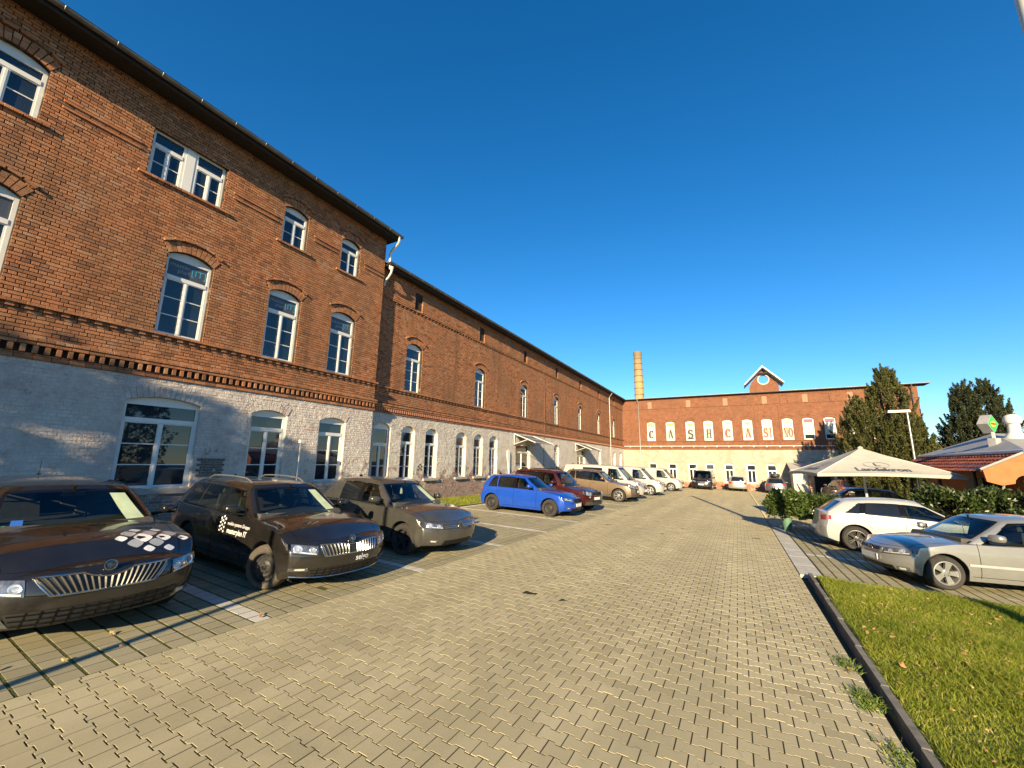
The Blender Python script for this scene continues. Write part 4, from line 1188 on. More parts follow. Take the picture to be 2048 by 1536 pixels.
REFLPAINT = plain('painted_dash_reflection', (.62, .72, .42), .6, var=.15)  # pale colour for the reflection painted on windscreens
SGREEN = plain('sticker_green', (.05, .45, .25), .5)

def prof(pts, sm=.05):
    xs = np.array([p[0] for p in pts], float); zs = np.array([p[1] for p in pts], float)
    X = np.linspace(xs[0] - .6, xs[-1] + .6, 900); Z = np.interp(X, xs, zs)
    sl0 = (zs[1] - zs[0]) / (xs[1] - xs[0]); sl1 = (zs[-1] - zs[-2]) / (xs[-1] - xs[-2])
    Z = np.where(X < xs[0], zs[0] + sl0 * (X - xs[0]), Z); Z = np.where(X > xs[-1], zs[-1] + sl1 * (X - xs[-1]), Z)
    dx = X[1] - X[0]; n = max(1, int(sm / dx * 2)); kx = np.arange(-2 * n, 2 * n + 1); kr = np.exp(-.5 * (kx / n) ** 2); kr /= kr.sum()
    Zp = np.pad(Z, 2 * n, mode='edge'); Z2 = np.convolve(Zp, kr, 'valid')
    return lambda v: float(np.interp(v, X, Z2))
def sm01(v): v = max(0.0, min(1.0, v)); return v * v * (3 - 2 * v)

class Car:
    def __init__(s, **a):
        s.__dict__.update(dict(L=4.26, W=1.79, H=1.48, wb=2.62, fo=.85, wr=.315, ra=.37, sill=.2, belt=.95, hood=.93, nose=.70, tail=.95, cowl=3.08, wst=2.2, rrt=.5, rrb=.12, cf=.2, cr=.16, fx=None, rx=None, top=None, roof=None,
            tumble=.20, winq=None, strip=None, B=None, C=None, hs=.05, ht=.85, rim='alloy5', rimmat=ALLOY, paint=None, clad=0, van=False, grille=None, head=None, intake=None, fog=None, plate=.42, emblem=None, emz=.7, tailq=None, rails=None, rplate=.75, seats=True, tint=True, ant='fin', tyre=TYRE, steer=0, bright=False, hoodlines=True, quarter=True, shade=None, rh=None))
        s.__dict__.update(a)
        L = s.L
        s.xa = [L - s.fo, L - s.fo - s.wb]
        s.topf = prof(s.top or [(0, s.tail - .03), (.12, s.tail), (1.0, s.belt + .02), (s.cowl - .3, s.belt), (s.cowl, s.hood), (s.cowl + (L - s.cowl) * .55, s.hood - .055), (L - .25, s.nose + .075), (L - .06, s.nose + .01), (L, s.nose)], .07)
        s.FX = prof(s.fx or [(.15, .10), (.28, .03), (.42, .0), (.56, .005), (s.nose - .05, .035), (s.nose + .06, .10), (1.3, .30)], .02)
        s.RX = prof(s.rx or [(.15, .10), (.30, .02), (.5, .0), (.62, .015), (.66, .05), (s.tail, .09), (1.4, .14)], .02)
        W2 = s.W / 2
        s.wz = prof([(.1, W2 - .10), (.22, W2 - .055), (.36, W2 - .012), (.58, W2 - .002), (.72, W2 - .004), (s.belt - .06, W2 - .028), (s.belt + .02, W2 - .055), (s.belt + .3, W2 - .10)], .03)
        s.roofp = prof(s.roof or [(s.rrt - .2, s.H - .09), (s.rrt, s.H - .05), (s.rrt + .7, s.H - .008), ((s.rrt + s.wst) / 2 + .2, s.H), (s.wst - .3, s.H - .02), (s.wst, s.H - .055), (s.wst + .2, s.H - .10)], .06)
        s.bl = s.L - s.xa[0] - s.ra - .015; s.brl = s.xa[1] - s.ra - .015
    def hw(s, x, z):
        return s.wz(z) * (1 - .075 * sm01((x - (s.L - .95)) / .95) ** 1.6 - .05 * sm01((.75 - x) / .75) ** 1.6)
    def wF(s, x): return max(0, min(1, (x - (s.L - s.bl)) / s.bl)) ** 1.12
    def wR(s, x): return max(0, min(1, (s.brl - x) / s.brl)) ** 1.4
    def crown(s, x): return .05 + .035 * sm01((x - s.cowl) / .5)
    def bot(s, x):
        z = s.sill + .05 * sm01((x - (s.L - .5)) / .5) + .07 * sm01((.5 - x) / .5); return z
    def arch(s, x):
        z = s.bot(x)
        for a in s.xa:
            d = abs(x - a)
            if d < s.ra: z = max(z, s.wr + sqrt(max(0, s.ra ** 2 - d * d)) - .005)
        return z
    def P(s, x0, t, h, arch=True):
        b = s.arch(x0) if arch else s.bot(x0)
        zt = s.topf(x0) - s.crown(x0) * (abs(t) ** 2.6)
        z = b + h * (zt - b)
        return s.pt(x0, t, z)
    def pt(s, x0, t, z):
        at = abs(t)
        x = x0 - s.wF(x0) * (s.FX(z) + s.cf * at ** 2.7) + s.wR(x0) * (s.RX(z) + s.cr * at ** 3)
        return (x, t * s.hw(x0, z), z)
    def front(s, y, z, off=0.0):
        t = max(-1, min(1, y / s.hw(s.L, z))); p = s.pt(s.L, t, z); return (p[0] + off, y, z)
    def rear(s, y, z, off=0.0):
        t = max(-1, min(1, y / s.hw(0, z))); p = s.pt(0, t, z); return (p[0] - off, y, z)
    def side(s, x0, z, sg, off=0.0):
        p = s.pt(x0, 1, z); return (p[0], sg * (p[1] + off), z)
    def hoodpt(s, x0, y, off=0.0):
        z = s.topf(x0); t = y / s.hw(x0, z - .05); z = z - s.crown(x0) * abs(t) ** 2.6; p = s.pt(x0, t, z); return (p[0], p[1], z + off)
    # greenhouse
    def GF(s, h, t): return s.cowl + (s.wst - s.cowl) * h + .05 * sin(pi * h) - (.17 - .07 * h) * abs(t) ** 2.2
    def GR(s, h, t): return s.rrb + (s.rrt - s.rrb) * h - .03 * sin(pi * h) + .09 * abs(t) ** 2.4
    def G(s, u, t, h):
        F, R = s.GF(h, t), s.GR(h, t); x = R + u * (F - R)
        zb = s.topf(x) - .06; zr = s.roofp(x) - .045 * abs(t) ** 2.2
        z = zb + h * (zr - zb)
        wb_ = s.W / 2 - .075; w_ = wb_ - s.tumble * h ** 1.5 - .045 * max(0, h - .82) / .18 * max(0, (h - .82) / .18)
        return (x, t * w_ * (1 - .07 * abs(2 * u - 1) ** 4), z)
    def gside(s, x, h, sg, off=0.0):
        F, R = s.GF(h, 1), s.GR(h, 1); p = s.G((x - R) / (F - R), 1, h); return (p[0], sg * (p[1] + off), p[2] + off * .3)
    def gfront(s, t, h, off=0.0): p = s.G(1, t, h); return (p[0] + off, p[1], p[2] + off * .7)
    def grear(s, t, h, off=0.0): p = s.G(0, t, h); return (p[0] - off, p[1], p[2] + off * .4)
    def wins(s):
        h0, h1 = s.hs, s.ht; F, R = lambda h: s.GF(h, 1), lambda h: s.GR(h, 1)
        B, C = s.B, s.C
        if s.winq: return s.winq
        out = [((B + .05, F(h0) - .19), (B + .03, F(h1) - .10))]
        if s.van:
            return out + ([((B - 1.6, B - .35), (B - 1.6, B - .35))] if s.van == 2 else [])
        out.append(((C + .045, B - .05), (C + .02, B - .05)))
        if s.quarter: out.append(((R(h0) + .26, C - .03), (R(h1) + .22, C - .05)))
        return out
    def inwin(s, x, h, m):
        for (b0, b1), (t0, t1) in s.wins():
            v = (h - s.hs) / (s.ht - s.hs)
            if 0 < v < 1 and b0 + (t0 - b0) * v + m < x < b1 + (t1 - b1) * v - m: return True
        return False

def bilin(q, u, v):
    return tuple(q[0][i] * (1 - u) * (1 - v) + q[1][i] * u * (1 - v) + q[2][i] * u * v + q[3][i] * (1 - u) * v for i in range(2))

WHEELS = {}
def wheel_parts(rim, r, wd, rimmat, tyre):
    key = (rim, r, rimmat.name, tyre.name)
    if key in WHEELS: return WHEELS[key]
    rr = r * .665; w2 = wd / 2
    RX = Matrix.Rotation(pi / 2, 4, 'X')      # axis z -> -y ; outer face towards -y... use +y as outer
    RX = Matrix.Rotation(-pi / 2, 4, 'X')
    t = MB(); t.lathe([(rr - .005, -w2 + .01), (rr + .02, -w2), (r - .035, -w2 - .004), (r - .01, -w2 + .02), (r, -w2 + .045), (r, -.03), (r - .006, -.026), (r - .006, -.018), (r, -.014), (r, .014), (r - .006, .018), (r - .006, .026), (r, .03), (r, w2 - .045), (r - .01, w2 - .02), (r - .035, w2 + .004), (rr + .02, w2), (rr - .005, w2 - .01)], 40, RX)
    tm = t.mesh('tyre', tyre, 35)
    b = MB()
    b.lathe([(rr - .006, -w2 + .01), (rr - .02, -.02), (rr - .022, w2 - .05), (rr - .004, w2 - .012), (rr + .008, w2 - .004), (rr + .008, w2 + .002), (rr - .010, w2 + .004), (rr - .018, w2 - .02)], 40, RX)
    if rim == 'steel':
        b.lathe([(rr - .02, w2 - .055), (rr - .05, w2 - .065), (rr * .72, w2 - .05), (rr * .6, w2 - .03), (rr * .45, w2 - .035), (rr * .34, w2 - .02), (.035, w2 - .02), (.033, w2 - .005), (.0, w2 - .004)], 40, RX)
        b.m = 1
        for i in range(14):
            a = 2 * pi * i / 14; b.lathe([(0, 0), (.017, 0)], 8, RX @ Matrix.Translation((rr * .76 * cos(a), rr * .76 * sin(a), w2 - .0475)))
        b.m = 2
        for i in range(5):
            a = 2 * pi * i / 5; b.lathe([(.0115, 0), (.011, .014), (0, .016)], 6, RX @ Matrix.Translation((.062 * cos(a), .062 * sin(a), w2 - .02)))
        b.lathe([(.028, 0), (.028, .012), (0, .014)], 10, RX @ Matrix.Translation((0, 0, w2 - .006)))
    else:
        b.m = 1; b.lathe([(rr - .02, w2 - .10), (.0, w2 - .10)], 24, RX); b.m = 0
        n = {'alloy5': 5, 'alloy7': 7, 'alloy10': 10, 'star': 5, 'wide5': 5}[rim]
        def spoke(a, wi, wo, r0, r1, d0=.018, d1=.012):
            M_ = RX @ Matrix.Rotation(a, 4, 'Z')
            b.add([(r0, -wi, w2 - d0 - .05), (r1, -wo, w2 - d1 - .03), (r1, wo, w2 - d1 - .03), (r0, wi, w2 - d0 - .05), (r0, -wi * .85, w2 - d0), (r1, -wo * .9, w2 - d1), (r1, wo * .9, w2 - d1), (r0, wi * .85, w2 - d0)], [(4, 5, 6, 7), (0, 1, 5, 4), (3, 7, 6, 2), (1, 2, 6, 5)], M_)
        for i in range(n):
            a = 2 * pi * i / n + pi / 2
            if rim == 'star':
                for e in (-.13, .13): spoke(a + e, .016, .013, .04, rr - .012)
            elif rim == 'wide5': spoke(a, .032, .062, .03, rr - .01, .02, .016)
            elif rim == 'alloy10': spoke(a, .014, .012, .04, rr - .012)
            elif rim == 'alloy7': spoke(a, .017, .018, .04, rr - .012)
            else: spoke(a, .022, .03, .04, rr - .012)
        b.lathe([(.075, w2 - .05), (.07, w2 - .02), (.035, w2 - .015), (.03, w2 - .008), (0, w2 - .007)], 20, RX)
        b.m = 1
        for i in range(5):
            a = 2 * pi * i / 5 + .6; b.lathe([(0, 0), (.010, 0)], 6, RX @ Matrix.Translation((.052 * cos(a), .052 * sin(a), w2 - .0165)))
    rm = b.mesh('rim', [rimmat, UNDER, CHROME], 35)
    WHEELS[key] = (tm, rm); return WHEELS[key]

def emblem(parent, c, kind, r, x, z, tilt=0.0):
    M_ = Matrix.Translation((x, 0, z)) @ Matrix.Rotation(tilt, 4, 'Y') @ Matrix.Rotation(pi / 2, 4, 'Y') @ Matrix.Rotation(pi / 2, 4, 'Z')
    b = MB()
    b.m = 0; b.lathe([(r * .84, 0), (r * .84, .006), (r, .005), (r, -.01)], 24, M_)
    b.m = 1; b.lathe([(0, .001), (r * .86, .001)], 24, M_)
    b.m = 0; f = lambda a, c_: tuple(M_ @ Vector((a * r, c_ * r, .005)))
    if kind == 'wing':
        ribbon(b, [(-.6, .3), (-.2, .2), (.3, .0), (.7, -.05)], [.22, .24, .16, .05], f); ribbon(b, [(-.55, -.05), (-.1, -.1), (.35, -.25)], [.16, .18, .1], f); ribbon(b, [(.1, .55), (-.05, .1), (.0, -.6)], [.12, .16, .2], f)
    elif kind == 'vw':
        ribbon(b, [(-.42, .72), (0, .05), (.42, .72)], [.17] * 3, f); ribbon(b, [(-.8, .28), (-.38, -.68), (0, .0), (.38, -.68), (.8, .28)], [.17] * 5, f)
    elif kind == 'star':
        for i in range(3):
            a = pi / 2 + i * 2 * pi / 3; ribbon(b, [(0, 0), (.84 * cos(a), .84 * sin(a))], [.22, .04], f)
    elif kind == 'bolt': ribbon(b, [(-.95, .12), (.1, .12), (-.1, -.12), (.95, -.12)], [.12, .2, .2, .12], f)
    else: ribbon(b, [(-.5, .5), (-.2, -.5), (.2, .5), (.5, -.5)], [.18] * 4, f)
    b.build('emblem', [CHROME, BLACKPL], parent, smooth=40)

def build_car(name, c, pos, heading, label, group=None, sc=1.0):
    """pos: world x,y of the middle of the FRONT axle; c: Car"""
    hx, hy = cos(heading), sin(heading)
    n = Vector((.026, .0156, 1)).normalized(); X = Vector((hx, hy, 0)); X = (X - n * X.dot(n)).normalized(); Yv = n.cross(X)
    mid = (c.xa[0] + c.xa[1]) / 2
    ox, oy = pos[0] - hx * c.wb / 2 * sc, pos[1] - hy * c.wb / 2 * sc
    e = empty(name, (ox, oy, gz(ox, oy))); e.rotation_mode = 'XYZ'
    e.rotation_euler = Matrix((X, Yv, n)).transposed().to_euler()
    e.scale = (sc, sc, sc)
    tag(e, label, 'car' if not c.van else 'van', group)
    off = (-mid, 0, 0)
    L = c.L; P = c.paint
    def B(b, nm, mats, par=None, sm=None): return b.build(nm, mats, par or e, smooth=sm, loc=None if par else off)
    # ---- body shell
    st = sorted(set([round(v, 4) for v in list(np.linspace(0, L, 46)) + [a + c.ra * cos(q) for a in c.xa for q in np.linspace(0, pi, 15)] + [a + s_ * (c.ra + .002) for a in c.xa for s_ in (-1, 1)]])); nx = len(st) - 1
    hs_ = [0, .03, .1, .2, .3, .4, .5, .6, .7, .8, .88, .95, 1]; nh = len(hs_) - 1
    ts = [-1, -.97, -.9, -.8, -.66, -.5, -.33, -.16, 0, .16, .33, .5, .66, .8, .9, .97, 1]; nt = len(ts) - 1
    b = MB()
    for sg in (-1, 1):
        b.m = 0; b.grid(lambda u, v: c.P(st[round(u * nx)], sg, hs_[round(v * nh)]), nx, nh, flip=(sg > 0))
    i0 = len(b.F); b.grid(lambda u, v: c.P(st[round(u * nx)], ts[round(v * nt)], 1), nx, nt)
    for q in range(i0, len(b.F)):
        xm = sum(b.V[i][0] for i in b.F[q]) / 4; ym = abs(sum(b.V[i][1] for i in b.F[q]) / 4)
        if c.rrb + .22 < xm < c.cowl - .14 and ym < c.W / 2 - .11: b.I[q] = 1
    b.m = 0
    b.grid(lambda u, v: c.P(L, ts[round(u * nt)], hs_[round(v * nh)]), nt, nh); b.grid(lambda u, v: c.P(0, ts[round(u * nt)], hs_[round(v * nh)]), nt, nh, flip=True)
    b.m = 1; b.grid(lambda u, v: c.P(st[round(u * nx)], ts[round(v * nt)], 0, abs(ts[round(v * nt)]) > .62), nx, nt, flip=True)
    # ---- greenhouse shell with real openings
    nu, ng = 60, 16; b.m = 0
    for sg in (-1, 1):
        def keep(u, v):
            F, R = c.GF(v, 1), c.GR(v, 1); return not c.inwin(R + u * (F - R), v, .0)
        b.grid(lambda u, v: c.G(u, sg, v), nu, ng, keep, flip=(sg > 0))
    b.grid(lambda u, v: c.G(u, 2 * v - 1, 1), nu, 14)
    i1 = len(b.F); b.grid(lambda u, v: c.G(1, 2 * u - 1, v), 24, ng, lambda u, v: not (abs(2 * u - 1) < .90 and .06 < v < .90))
    b.grid(lambda u, v: c.G(0, 2 * u - 1, v), 24, ng, lambda u, v: c.van or not (abs(2 * u - 1) < .78 and .16 < v < .86), flip=True)
    for q in range(i1, len(b.F)):
        h_ = sum(b.V[i][2] for i in b.F[q]) / 4
        if b.F[q] and h_ < c.topf(c.cowl - .1) + .02 and sum(b.V[i][0] for i in b.F[q]) / 4 > c.wst: b.I[q] = 2
    me = b.mesh('body', [P, INTER, TRIM], None)
    bm = bmesh.new(); bm.from_mesh(me); bmesh.ops.remove_doubles(bm, verts=bm.verts, dist=.0006)
    for ed in bm.edges: ed.smooth = not (len(ed.link_faces) == 2 and ed.calc_face_angle(0) > math.radians(52))
    for f in bm.faces: f.smooth = True
    bm.to_mesh(me); bm.free()
    body = link('body', me, e, off)
    # ---- glazing
    def glass(nm, fn, nu_, nv_, rim_, mat):
        """fn(u,v,off) surface; black rim then glass"""
        b = MB(); ru, rv = rim_
        us = [0, ru] + [ru + (1 - 2 * ru) * i / nu_ for i in range(1, nu_)] + [1 - ru, 1]; vs = [0, rv] + [rv + (1 - 2 * rv) * i / nv_ for i in range(1, nv_)] + [1 - rv, 1]
        b.V = [fn(u, v) for v in vs for u in us]; w_ = len(us)
        for j in range(len(vs) - 1):
            for i in range(len(us) - 1):
                b.F.append((j * w_ + i, j * w_ + i + 1, (j + 1) * w_ + i + 1, (j + 1) * w_ + i)); b.I.append(1 if i in (0, len(us) - 2) or j in (0, len(vs) - 2) else 0)
        return B(b, nm, [mat, TRIM], sm=60)
    for sg in (-1, 1):
        for wi, ((b0, b1), (t0, t1)) in enumerate(c.wins()):
            def fn(u, v, sg=sg):
                u = u if sg < 0 else 1 - u
                h = c.hs + (c.ht - c.hs) * v; x = (b0 + (t0 - b0) * v) * (1 - u) + (b1 + (t1 - b1) * v) * u; return c.gside(x, h, sg, .006)
            wd_ = max(.2, b1 - b0); glass('side_window', fn, 8, 6, (.035 / wd_, .06), (CGL if (wi == 0 or c.bright) else CGD))
        if not c.van:      # dark B pillar trim
            b = MB(); b.grid(lambda u, v: c.gside(c.B - .06 + .12 * u, c.hs + (c.ht - c.hs) * v, sg, .0055), 2, 6); B(b, 'pillar_trim', TRIM)
            if c.winq:
                b = MB(); b.grid(lambda u, v: c.gside(.94 + .12 * u + .04 * v, c.hs + (c.ht - c.hs) * v, sg, .0055), 2, 6); B(b, 'pillar_trim', TRIM)
    glass('windscreen', lambda u, v: c.gfront((2 * u - 1) * .93, .02 + .90 * v, .006), 12, 8, (.03, .045), CGL)
    if not c.van: glass('rear_window', lambda u, v: c.grear((1 - 2 * u) * .82, .13 + .76 * v, .006), 10, 6, (.04, .06), CGD if c.tint else CGL)
    if c.shade:  # bright patch painting the lit dash and pillar reflection onto the windscreen
        b = MB(); b.grid(lambda u, v: c.gfront(.60 + .27 * u - .06 * v, .1 + .74 * v, .0085), 2, 5); B(b, 'painted_reflection', REFLPAINT)
    # ---- cabin
    zs_ = c.topf(c.cowl - .8) - .02
    b = MB(); b.box((c.cowl - .62, -c.W / 2 + .16, zs_ - .06), (c.cowl - .12, c.W / 2 - .16, zs_ + .05), taper=.04); B(b, 'dashboard', INTER)
    if not c.van or True:
        rows_ = [c.cowl - 1.18] + ([c.cowl - 2.0] if not c.van else [])
        for rx_ in rows_:
            for y in ((-.37, .37)):
                b = MB(); b.box((rx_ - .12, y - .23, zs_ - .2), (rx_ + .02, y + .23, zs_ + .22), taper=.05); b.box((rx_ - .10, y - .13, zs_ + .24), (rx_ - .01, y + .13, zs_ + .42), taper=.03); b.box((rx_ - .07, y - .03, zs_ + .2), (rx_ - .04, y + .03, zs_ + .26)); B(b, 'seat', INTER)
        b = MB(); cc = Vector((c.cowl - .78, .37, zs_ + .03)); b.tube([cc + Vector((-.19 * sin(a) * .35, .19 * cos(a), .19 * sin(a) * .93)) for a in [2 * pi * i / 20 for i in range(21)]], .014, 6); B(b, 'steering_wheel', TRIM)
    b = MB(); xm_ = c.wst + .12; zm_ = c.H - .16; b.box((xm_ - .02, -.11, zm_ - .03), (xm_ + .02, .11, zm_ + .03), taper=.008); b.box((xm_ - .01, -.015, zm_ + .03), (xm_ + .01, .015, zm_ + .1)); B(b, 'rear_view_mirror', TRIM)
    # ---- front
    if c.grille:
        g = c.grille; hb, ht, z0, z1 = g['box']
        off_ = .006
        edge = lambda v: hb + (ht - hb) * v
        dip = g.get('dip', 0)
        def gp(y, v, o_): return c.front(y, z0 + (z1 - z0) * v - dip * v * max(0, 1 - (abs(y) / .2) ** 2), o_)
        b = MB(); b.grid(lambda u, v: gp((2 * u - 1) * edge(v), v, off_), 24, 4); gr = B(b, 'grille', BLACKPL)
        ns = g['n']
        for i in range(ns):
            b = MB()
            if g['dir'] == 'v':
                uu = -1 + 2 * (i + .5) / ns
                if abs(uu) < g.get('gap', 0): continue
                b.grid(lambda u, v: gp(uu * edge(v) + (u - .5) * .022, .04 + .92 * v, off_ + .004 + .016 * (1 - abs(2 * u - 1))), 2, 4)
            else:
                vv = (i + .5) / ns; b.grid(lambda u, v: gp((2 * u - 1) * edge(vv) * .98, vv + (v - .5) * .028 / (z1 - z0), off_ + .004 + .008 * (1 - abs(2 * v - 1))), 24, 2)
            b.build('grille_slat', g.get('mat', CHROME), gr)
        if g.get('frame'):
            pts_ = [gp(-hb + 2 * hb * i / 16, 0, .01) for i in range(17)] + [gp(edge(i / 4), i / 4, .01) for i in range(1, 4)] + [gp(ht - 2 * ht * i / 16, 1, .01) for i in range(17)] + [gp(-edge(1 - i / 4), 1 - i / 4, .01) for i in range(1, 5)]
            MB().tube(pts_, .012, 6, False).build('grille_frame', CHROME, gr, smooth=60)
        if g.get('panel'):      # body-coloured bridge in the middle of a split grille
            b = MB(); w_ = g['gap'] * (hb + ht) / 2; b.grid(lambda u, v: gp((2 * u - 1) * w_, v, off_ + .006), 4, 3); b.build('grille_bridge', P, gr)
    if c.emblem: emblem(e, c, c.emblem, {'star': .075, 'vw': .068}.get(c.emblem, .054), c.front(0, c.emz, 0)[0] + .026 - mid, c.emz, -.2)
    if c.head:
        b = MB(); zb_ = min(c.head[0][1], c.head[1][1]) - .022; b.grid(lambda u, v: c.front((2 * u - 1) * c.hw(L, zb_) * .985, zb_ + .05 * abs(2 * u - 1) ** 2 + .007 * v, .0025), 28, 1)
        for sg in (-1, 1): b.grid(lambda u, v: c.side(L - .001 - .30 * u, zb_ + .05 + .007 * v - .02 * u, sg, .0025), 6, 1)
        B(b, 'bumper_seam', TRIM)
    if c.strip:
        b = MB(); w_, z_ = c.strip; b.grid(lambda u, v: c.front((2 * u - 1) * w_, z_ + .016 * v + .03 * abs(2 * u - 1) ** 3, .012 + .008 * sin(pi * v)), 24, 2); B(b, 'bumper_strip', CHROME)
    if c.head:
        for sg in (-1, 1):
            q = [(sg * y, z) for y, z in c.head]
            b = MB(); b.grid(lambda u, v: c.front(*bilin(q, u, v), .009), 8, 5, flip=(sg < 0)); hl = B(b, 'headlight', LENS, sm=60)
            ym = (c.head[0][0] * .45 + c.head[1][0] * .55); zm = (c.head[0][1] + c.head[3][1]) / 2 * .45 + (c.head[1][1] + c.head[2][1]) / 2 * .55; hr = min(.06, (c.head[2][1] - c.head[1][1]) * .36)
            for dy, sc_ in ((-.10, .92), (.06, 1.12)):
                yc = sg * (ym + dy); zc_ = zm + .012 * (1 if dy > 0 else -1); q_ = [2 * pi * i / 16 for i in range(17)]; r1 = hr * sc_
                b = MB()
                for ra_, rb_, o0, o1 in ((1.15, .95, .012, .018), (.95, .55, .018, .013)):
                    for i in range(16): b.add([c.front(yc + r1 * ra_ * cos(q_[i]), zc_ + r1 * ra_ * sin(q_[i]), o0), c.front(yc + r1 * ra_ * cos(q_[i + 1]), zc_ + r1 * ra_ * sin(q_[i + 1]), o0), c.front(yc + r1 * rb_ * cos(q_[i + 1]), zc_ + r1 * rb_ * sin(q_[i + 1]), o1), c.front(yc + r1 * rb_ * cos(q_[i]), zc_ + r1 * rb_ * sin(q_[i]), o1)], [(0, 1, 2, 3)])
                b.build('reflector', HEADL, hl)
                b = MB(); b.add([c.front(yc + r1 * .6 * cos(a), zc_ + r1 * .6 * sin(a), .016) for a in q_[:16]], [tuple(range(16))]); b.build('lamp_lens', LENS2, hl)
            b = MB(); qq = [(sg * y, z) for y, z in ((c.head[0][0] + .02, c.head[0][1] + .01), (c.head[1][0] - .02, c.head[1][1] + .01), (c.head[1][0] - .02, c.head[1][1] + .026), (c.head[0][0] + .02, c.head[0][1] + .026))]
            b.grid(lambda u, v: c.front(*bilin(qq, u, v), .014), 6, 1); b.build('light_strip', FOG, hl)
            xo = L; b = MB(); hy = c.head
            b.grid(lambda u, v: c.side(L - .001 - (c.hwrap if hasattr(c, 'hwrap') else .16) * u * (1 - .25 * (1 - v)), hy[1][1] + .015 + (hy[2][1] - hy[1][1] - .02) * v + .02 * u, sg, .008), 5, 4, flip=(sg > 0)); b.build('lamp_side', LENS, hl)
    if c.intake:
        hb, ht, z0, z1 = c.intake; b = MB(); b.grid(lambda u, v: c.front((2 * u - 1) * (hb + (ht - hb) * v), z0 + (z1 - z0) * v, .006), 20, 3); it = B(b, 'air_intake', BLACKPL)
        for i in range(3):
            v0 = (i + .5) / 3; b = MB(); b.grid(lambda u, v: c.front((2 * u - 1) * (hb + (ht - hb) * v0) * .98, z0 + (z1 - z0) * v0 + (v - .5) * .014, .013), 20, 1); b.build('intake_bar', TRIM, it)
        for i in range(12):
            yy_ = (-1 + 2 * (i + .5) / 12) * min(hb, ht) * .97; b = MB(); b.grid(lambda u, v: c.front(yy_ + (u - .5) * .012 + (v - .5) * .02, z0 + (z1 - z0) * v, .011), 1, 2); b.build('intake_mesh', TRIM, it)
    if c.fog:
        for sg in (-1, 1):
            q = [(sg * y, z) for y, z in c.fog]; b = MB(); b.grid(lambda u, v: c.front(*bilin(q, u, v), .011), 4, 2, flip=(sg < 0)); fo_ = B(b, 'fog_light', LENS)
            b = MB(); b.grid(lambda u, v: c.front(*bilin(q, .18 + .5 * u, .25 + .5 * v), .0135), 3, 2); b.build('lamp_lens', FOG, fo_)
    if c.clad:
        b = MB()
        for sg in (-1, 1): b.grid(lambda u, v: c.P(c.xa[1] + c.ra + .0 + u * (c.wb - 2 * c.ra), sg, v * .17), 10, 2)
        b.V = [(x, y * 1.006, z) for x, y, z in b.V]
        b.grid(lambda u, v: c.front((2 * u - 1) * c.W / 2 * .86, c.bot(L) + .005 + v * .13, .009), 16, 2); b.grid(lambda u, v: c.rear((2 * u - 1) * c.W / 2 * .88, c.bot(0) + .005 + v * .14, .009), 16, 2)
        B(b, 'lower_cladding', plain('cladding', (.05, .05, .05), .7))
    def plate(x, z, nx_):
        b = MB(); b.box((x - .006, -.26, z - .055), (x + .006, .26, z + .055)); p = B(b, 'number_plate', PLATE)
        b = MB(); s_ = nx_ * .0075; b.box((min(x + s_, x + s_ - .001), -.255 if nx_ < 0 else .215, z - .05), (max(x + s_, x + s_ - .001), -.215 if nx_ < 0 else .255, z + .05)); b.build('plate_band', PLBLUE, p)
    if c.plate: plate(c.front(0, c.plate)[0] + .014, c.plate, 1)
    if c.rplate: plate(c.rear(0, c.rplate)[0] - .014, c.rplate, -1)
    # hood shut lines and wipers
    if c.hoodlines:
        b = MB()
        for sg in (-1, 1): b.grid(lambda u, v: c.hoodpt(c.cowl - .02 + (L - .22 - c.cowl) * u, sg * (c.W / 2 * (.86 - .10 * u) + (v - .5) * .007), .002), 16, 1)
        b.grid(lambda u, v: c.hoodpt(L - .22 + .14 * (1 - (2 * u - 1) ** 2) + (v - .5) * .008, (2 * u - 1) * c.W / 2 * .76, .002), 16, 1)
        B(b, 'hood_seam', TRIM)
        for s_, y0 in ((1, .1), (1, -.5)):
            b = MB(); p0 = Vector(c.gfront(y0 / (c.W / 2), .03, .02)); p1 = Vector(c.gfront((y0 + .52) / (c.W / 2), .10, .016)); b.tube([p0, (p0 + p1) / 2 + Vector((.01, 0, .01)), p1], .007, 5); B(b, 'wiper', TRIM)
    # side: door seams, handles, sill, mirrors
    for sg in (-1, 1):
        b = MB(); bt = c.belt - .03
        xs_ = [c.cowl - .28, c.B + .0] + ([max(c.C - .12, c.xa[1] + c.ra * .62)] if not c.van else [])
        for i, xs0 in enumerate(xs_):
            lo = c.arch(xs0) + .06 if not (i == 2) else c.wr + c.ra * .75
            b.grid(lambda u, v: c.side(xs0 + (u - .5) * .009 + (.12 * (1 - v) ** 2 if i == 2 else 0), lo + (bt - lo) * v, sg, .0022), 1, 8)
        b.grid(lambda u, v: c.side(c.xa[1] + c.ra + .06 + (c.wb - 2 * c.ra - .1) * u, c.sill + .085 + (v - .5) * .008, sg, .0025), 12, 1)
        B(b, 'door_seam', TRIM)
        for xh in [c.B + .10] + ([c.C + .02] if not c.van else []):
            b = MB(); z = c.belt - .13; p = c.side(xh + .1, z, sg, .012); b.cbox(p, (.20, .03, .028)); B(b, 'door_handle', P if not c.bright else CHROME)
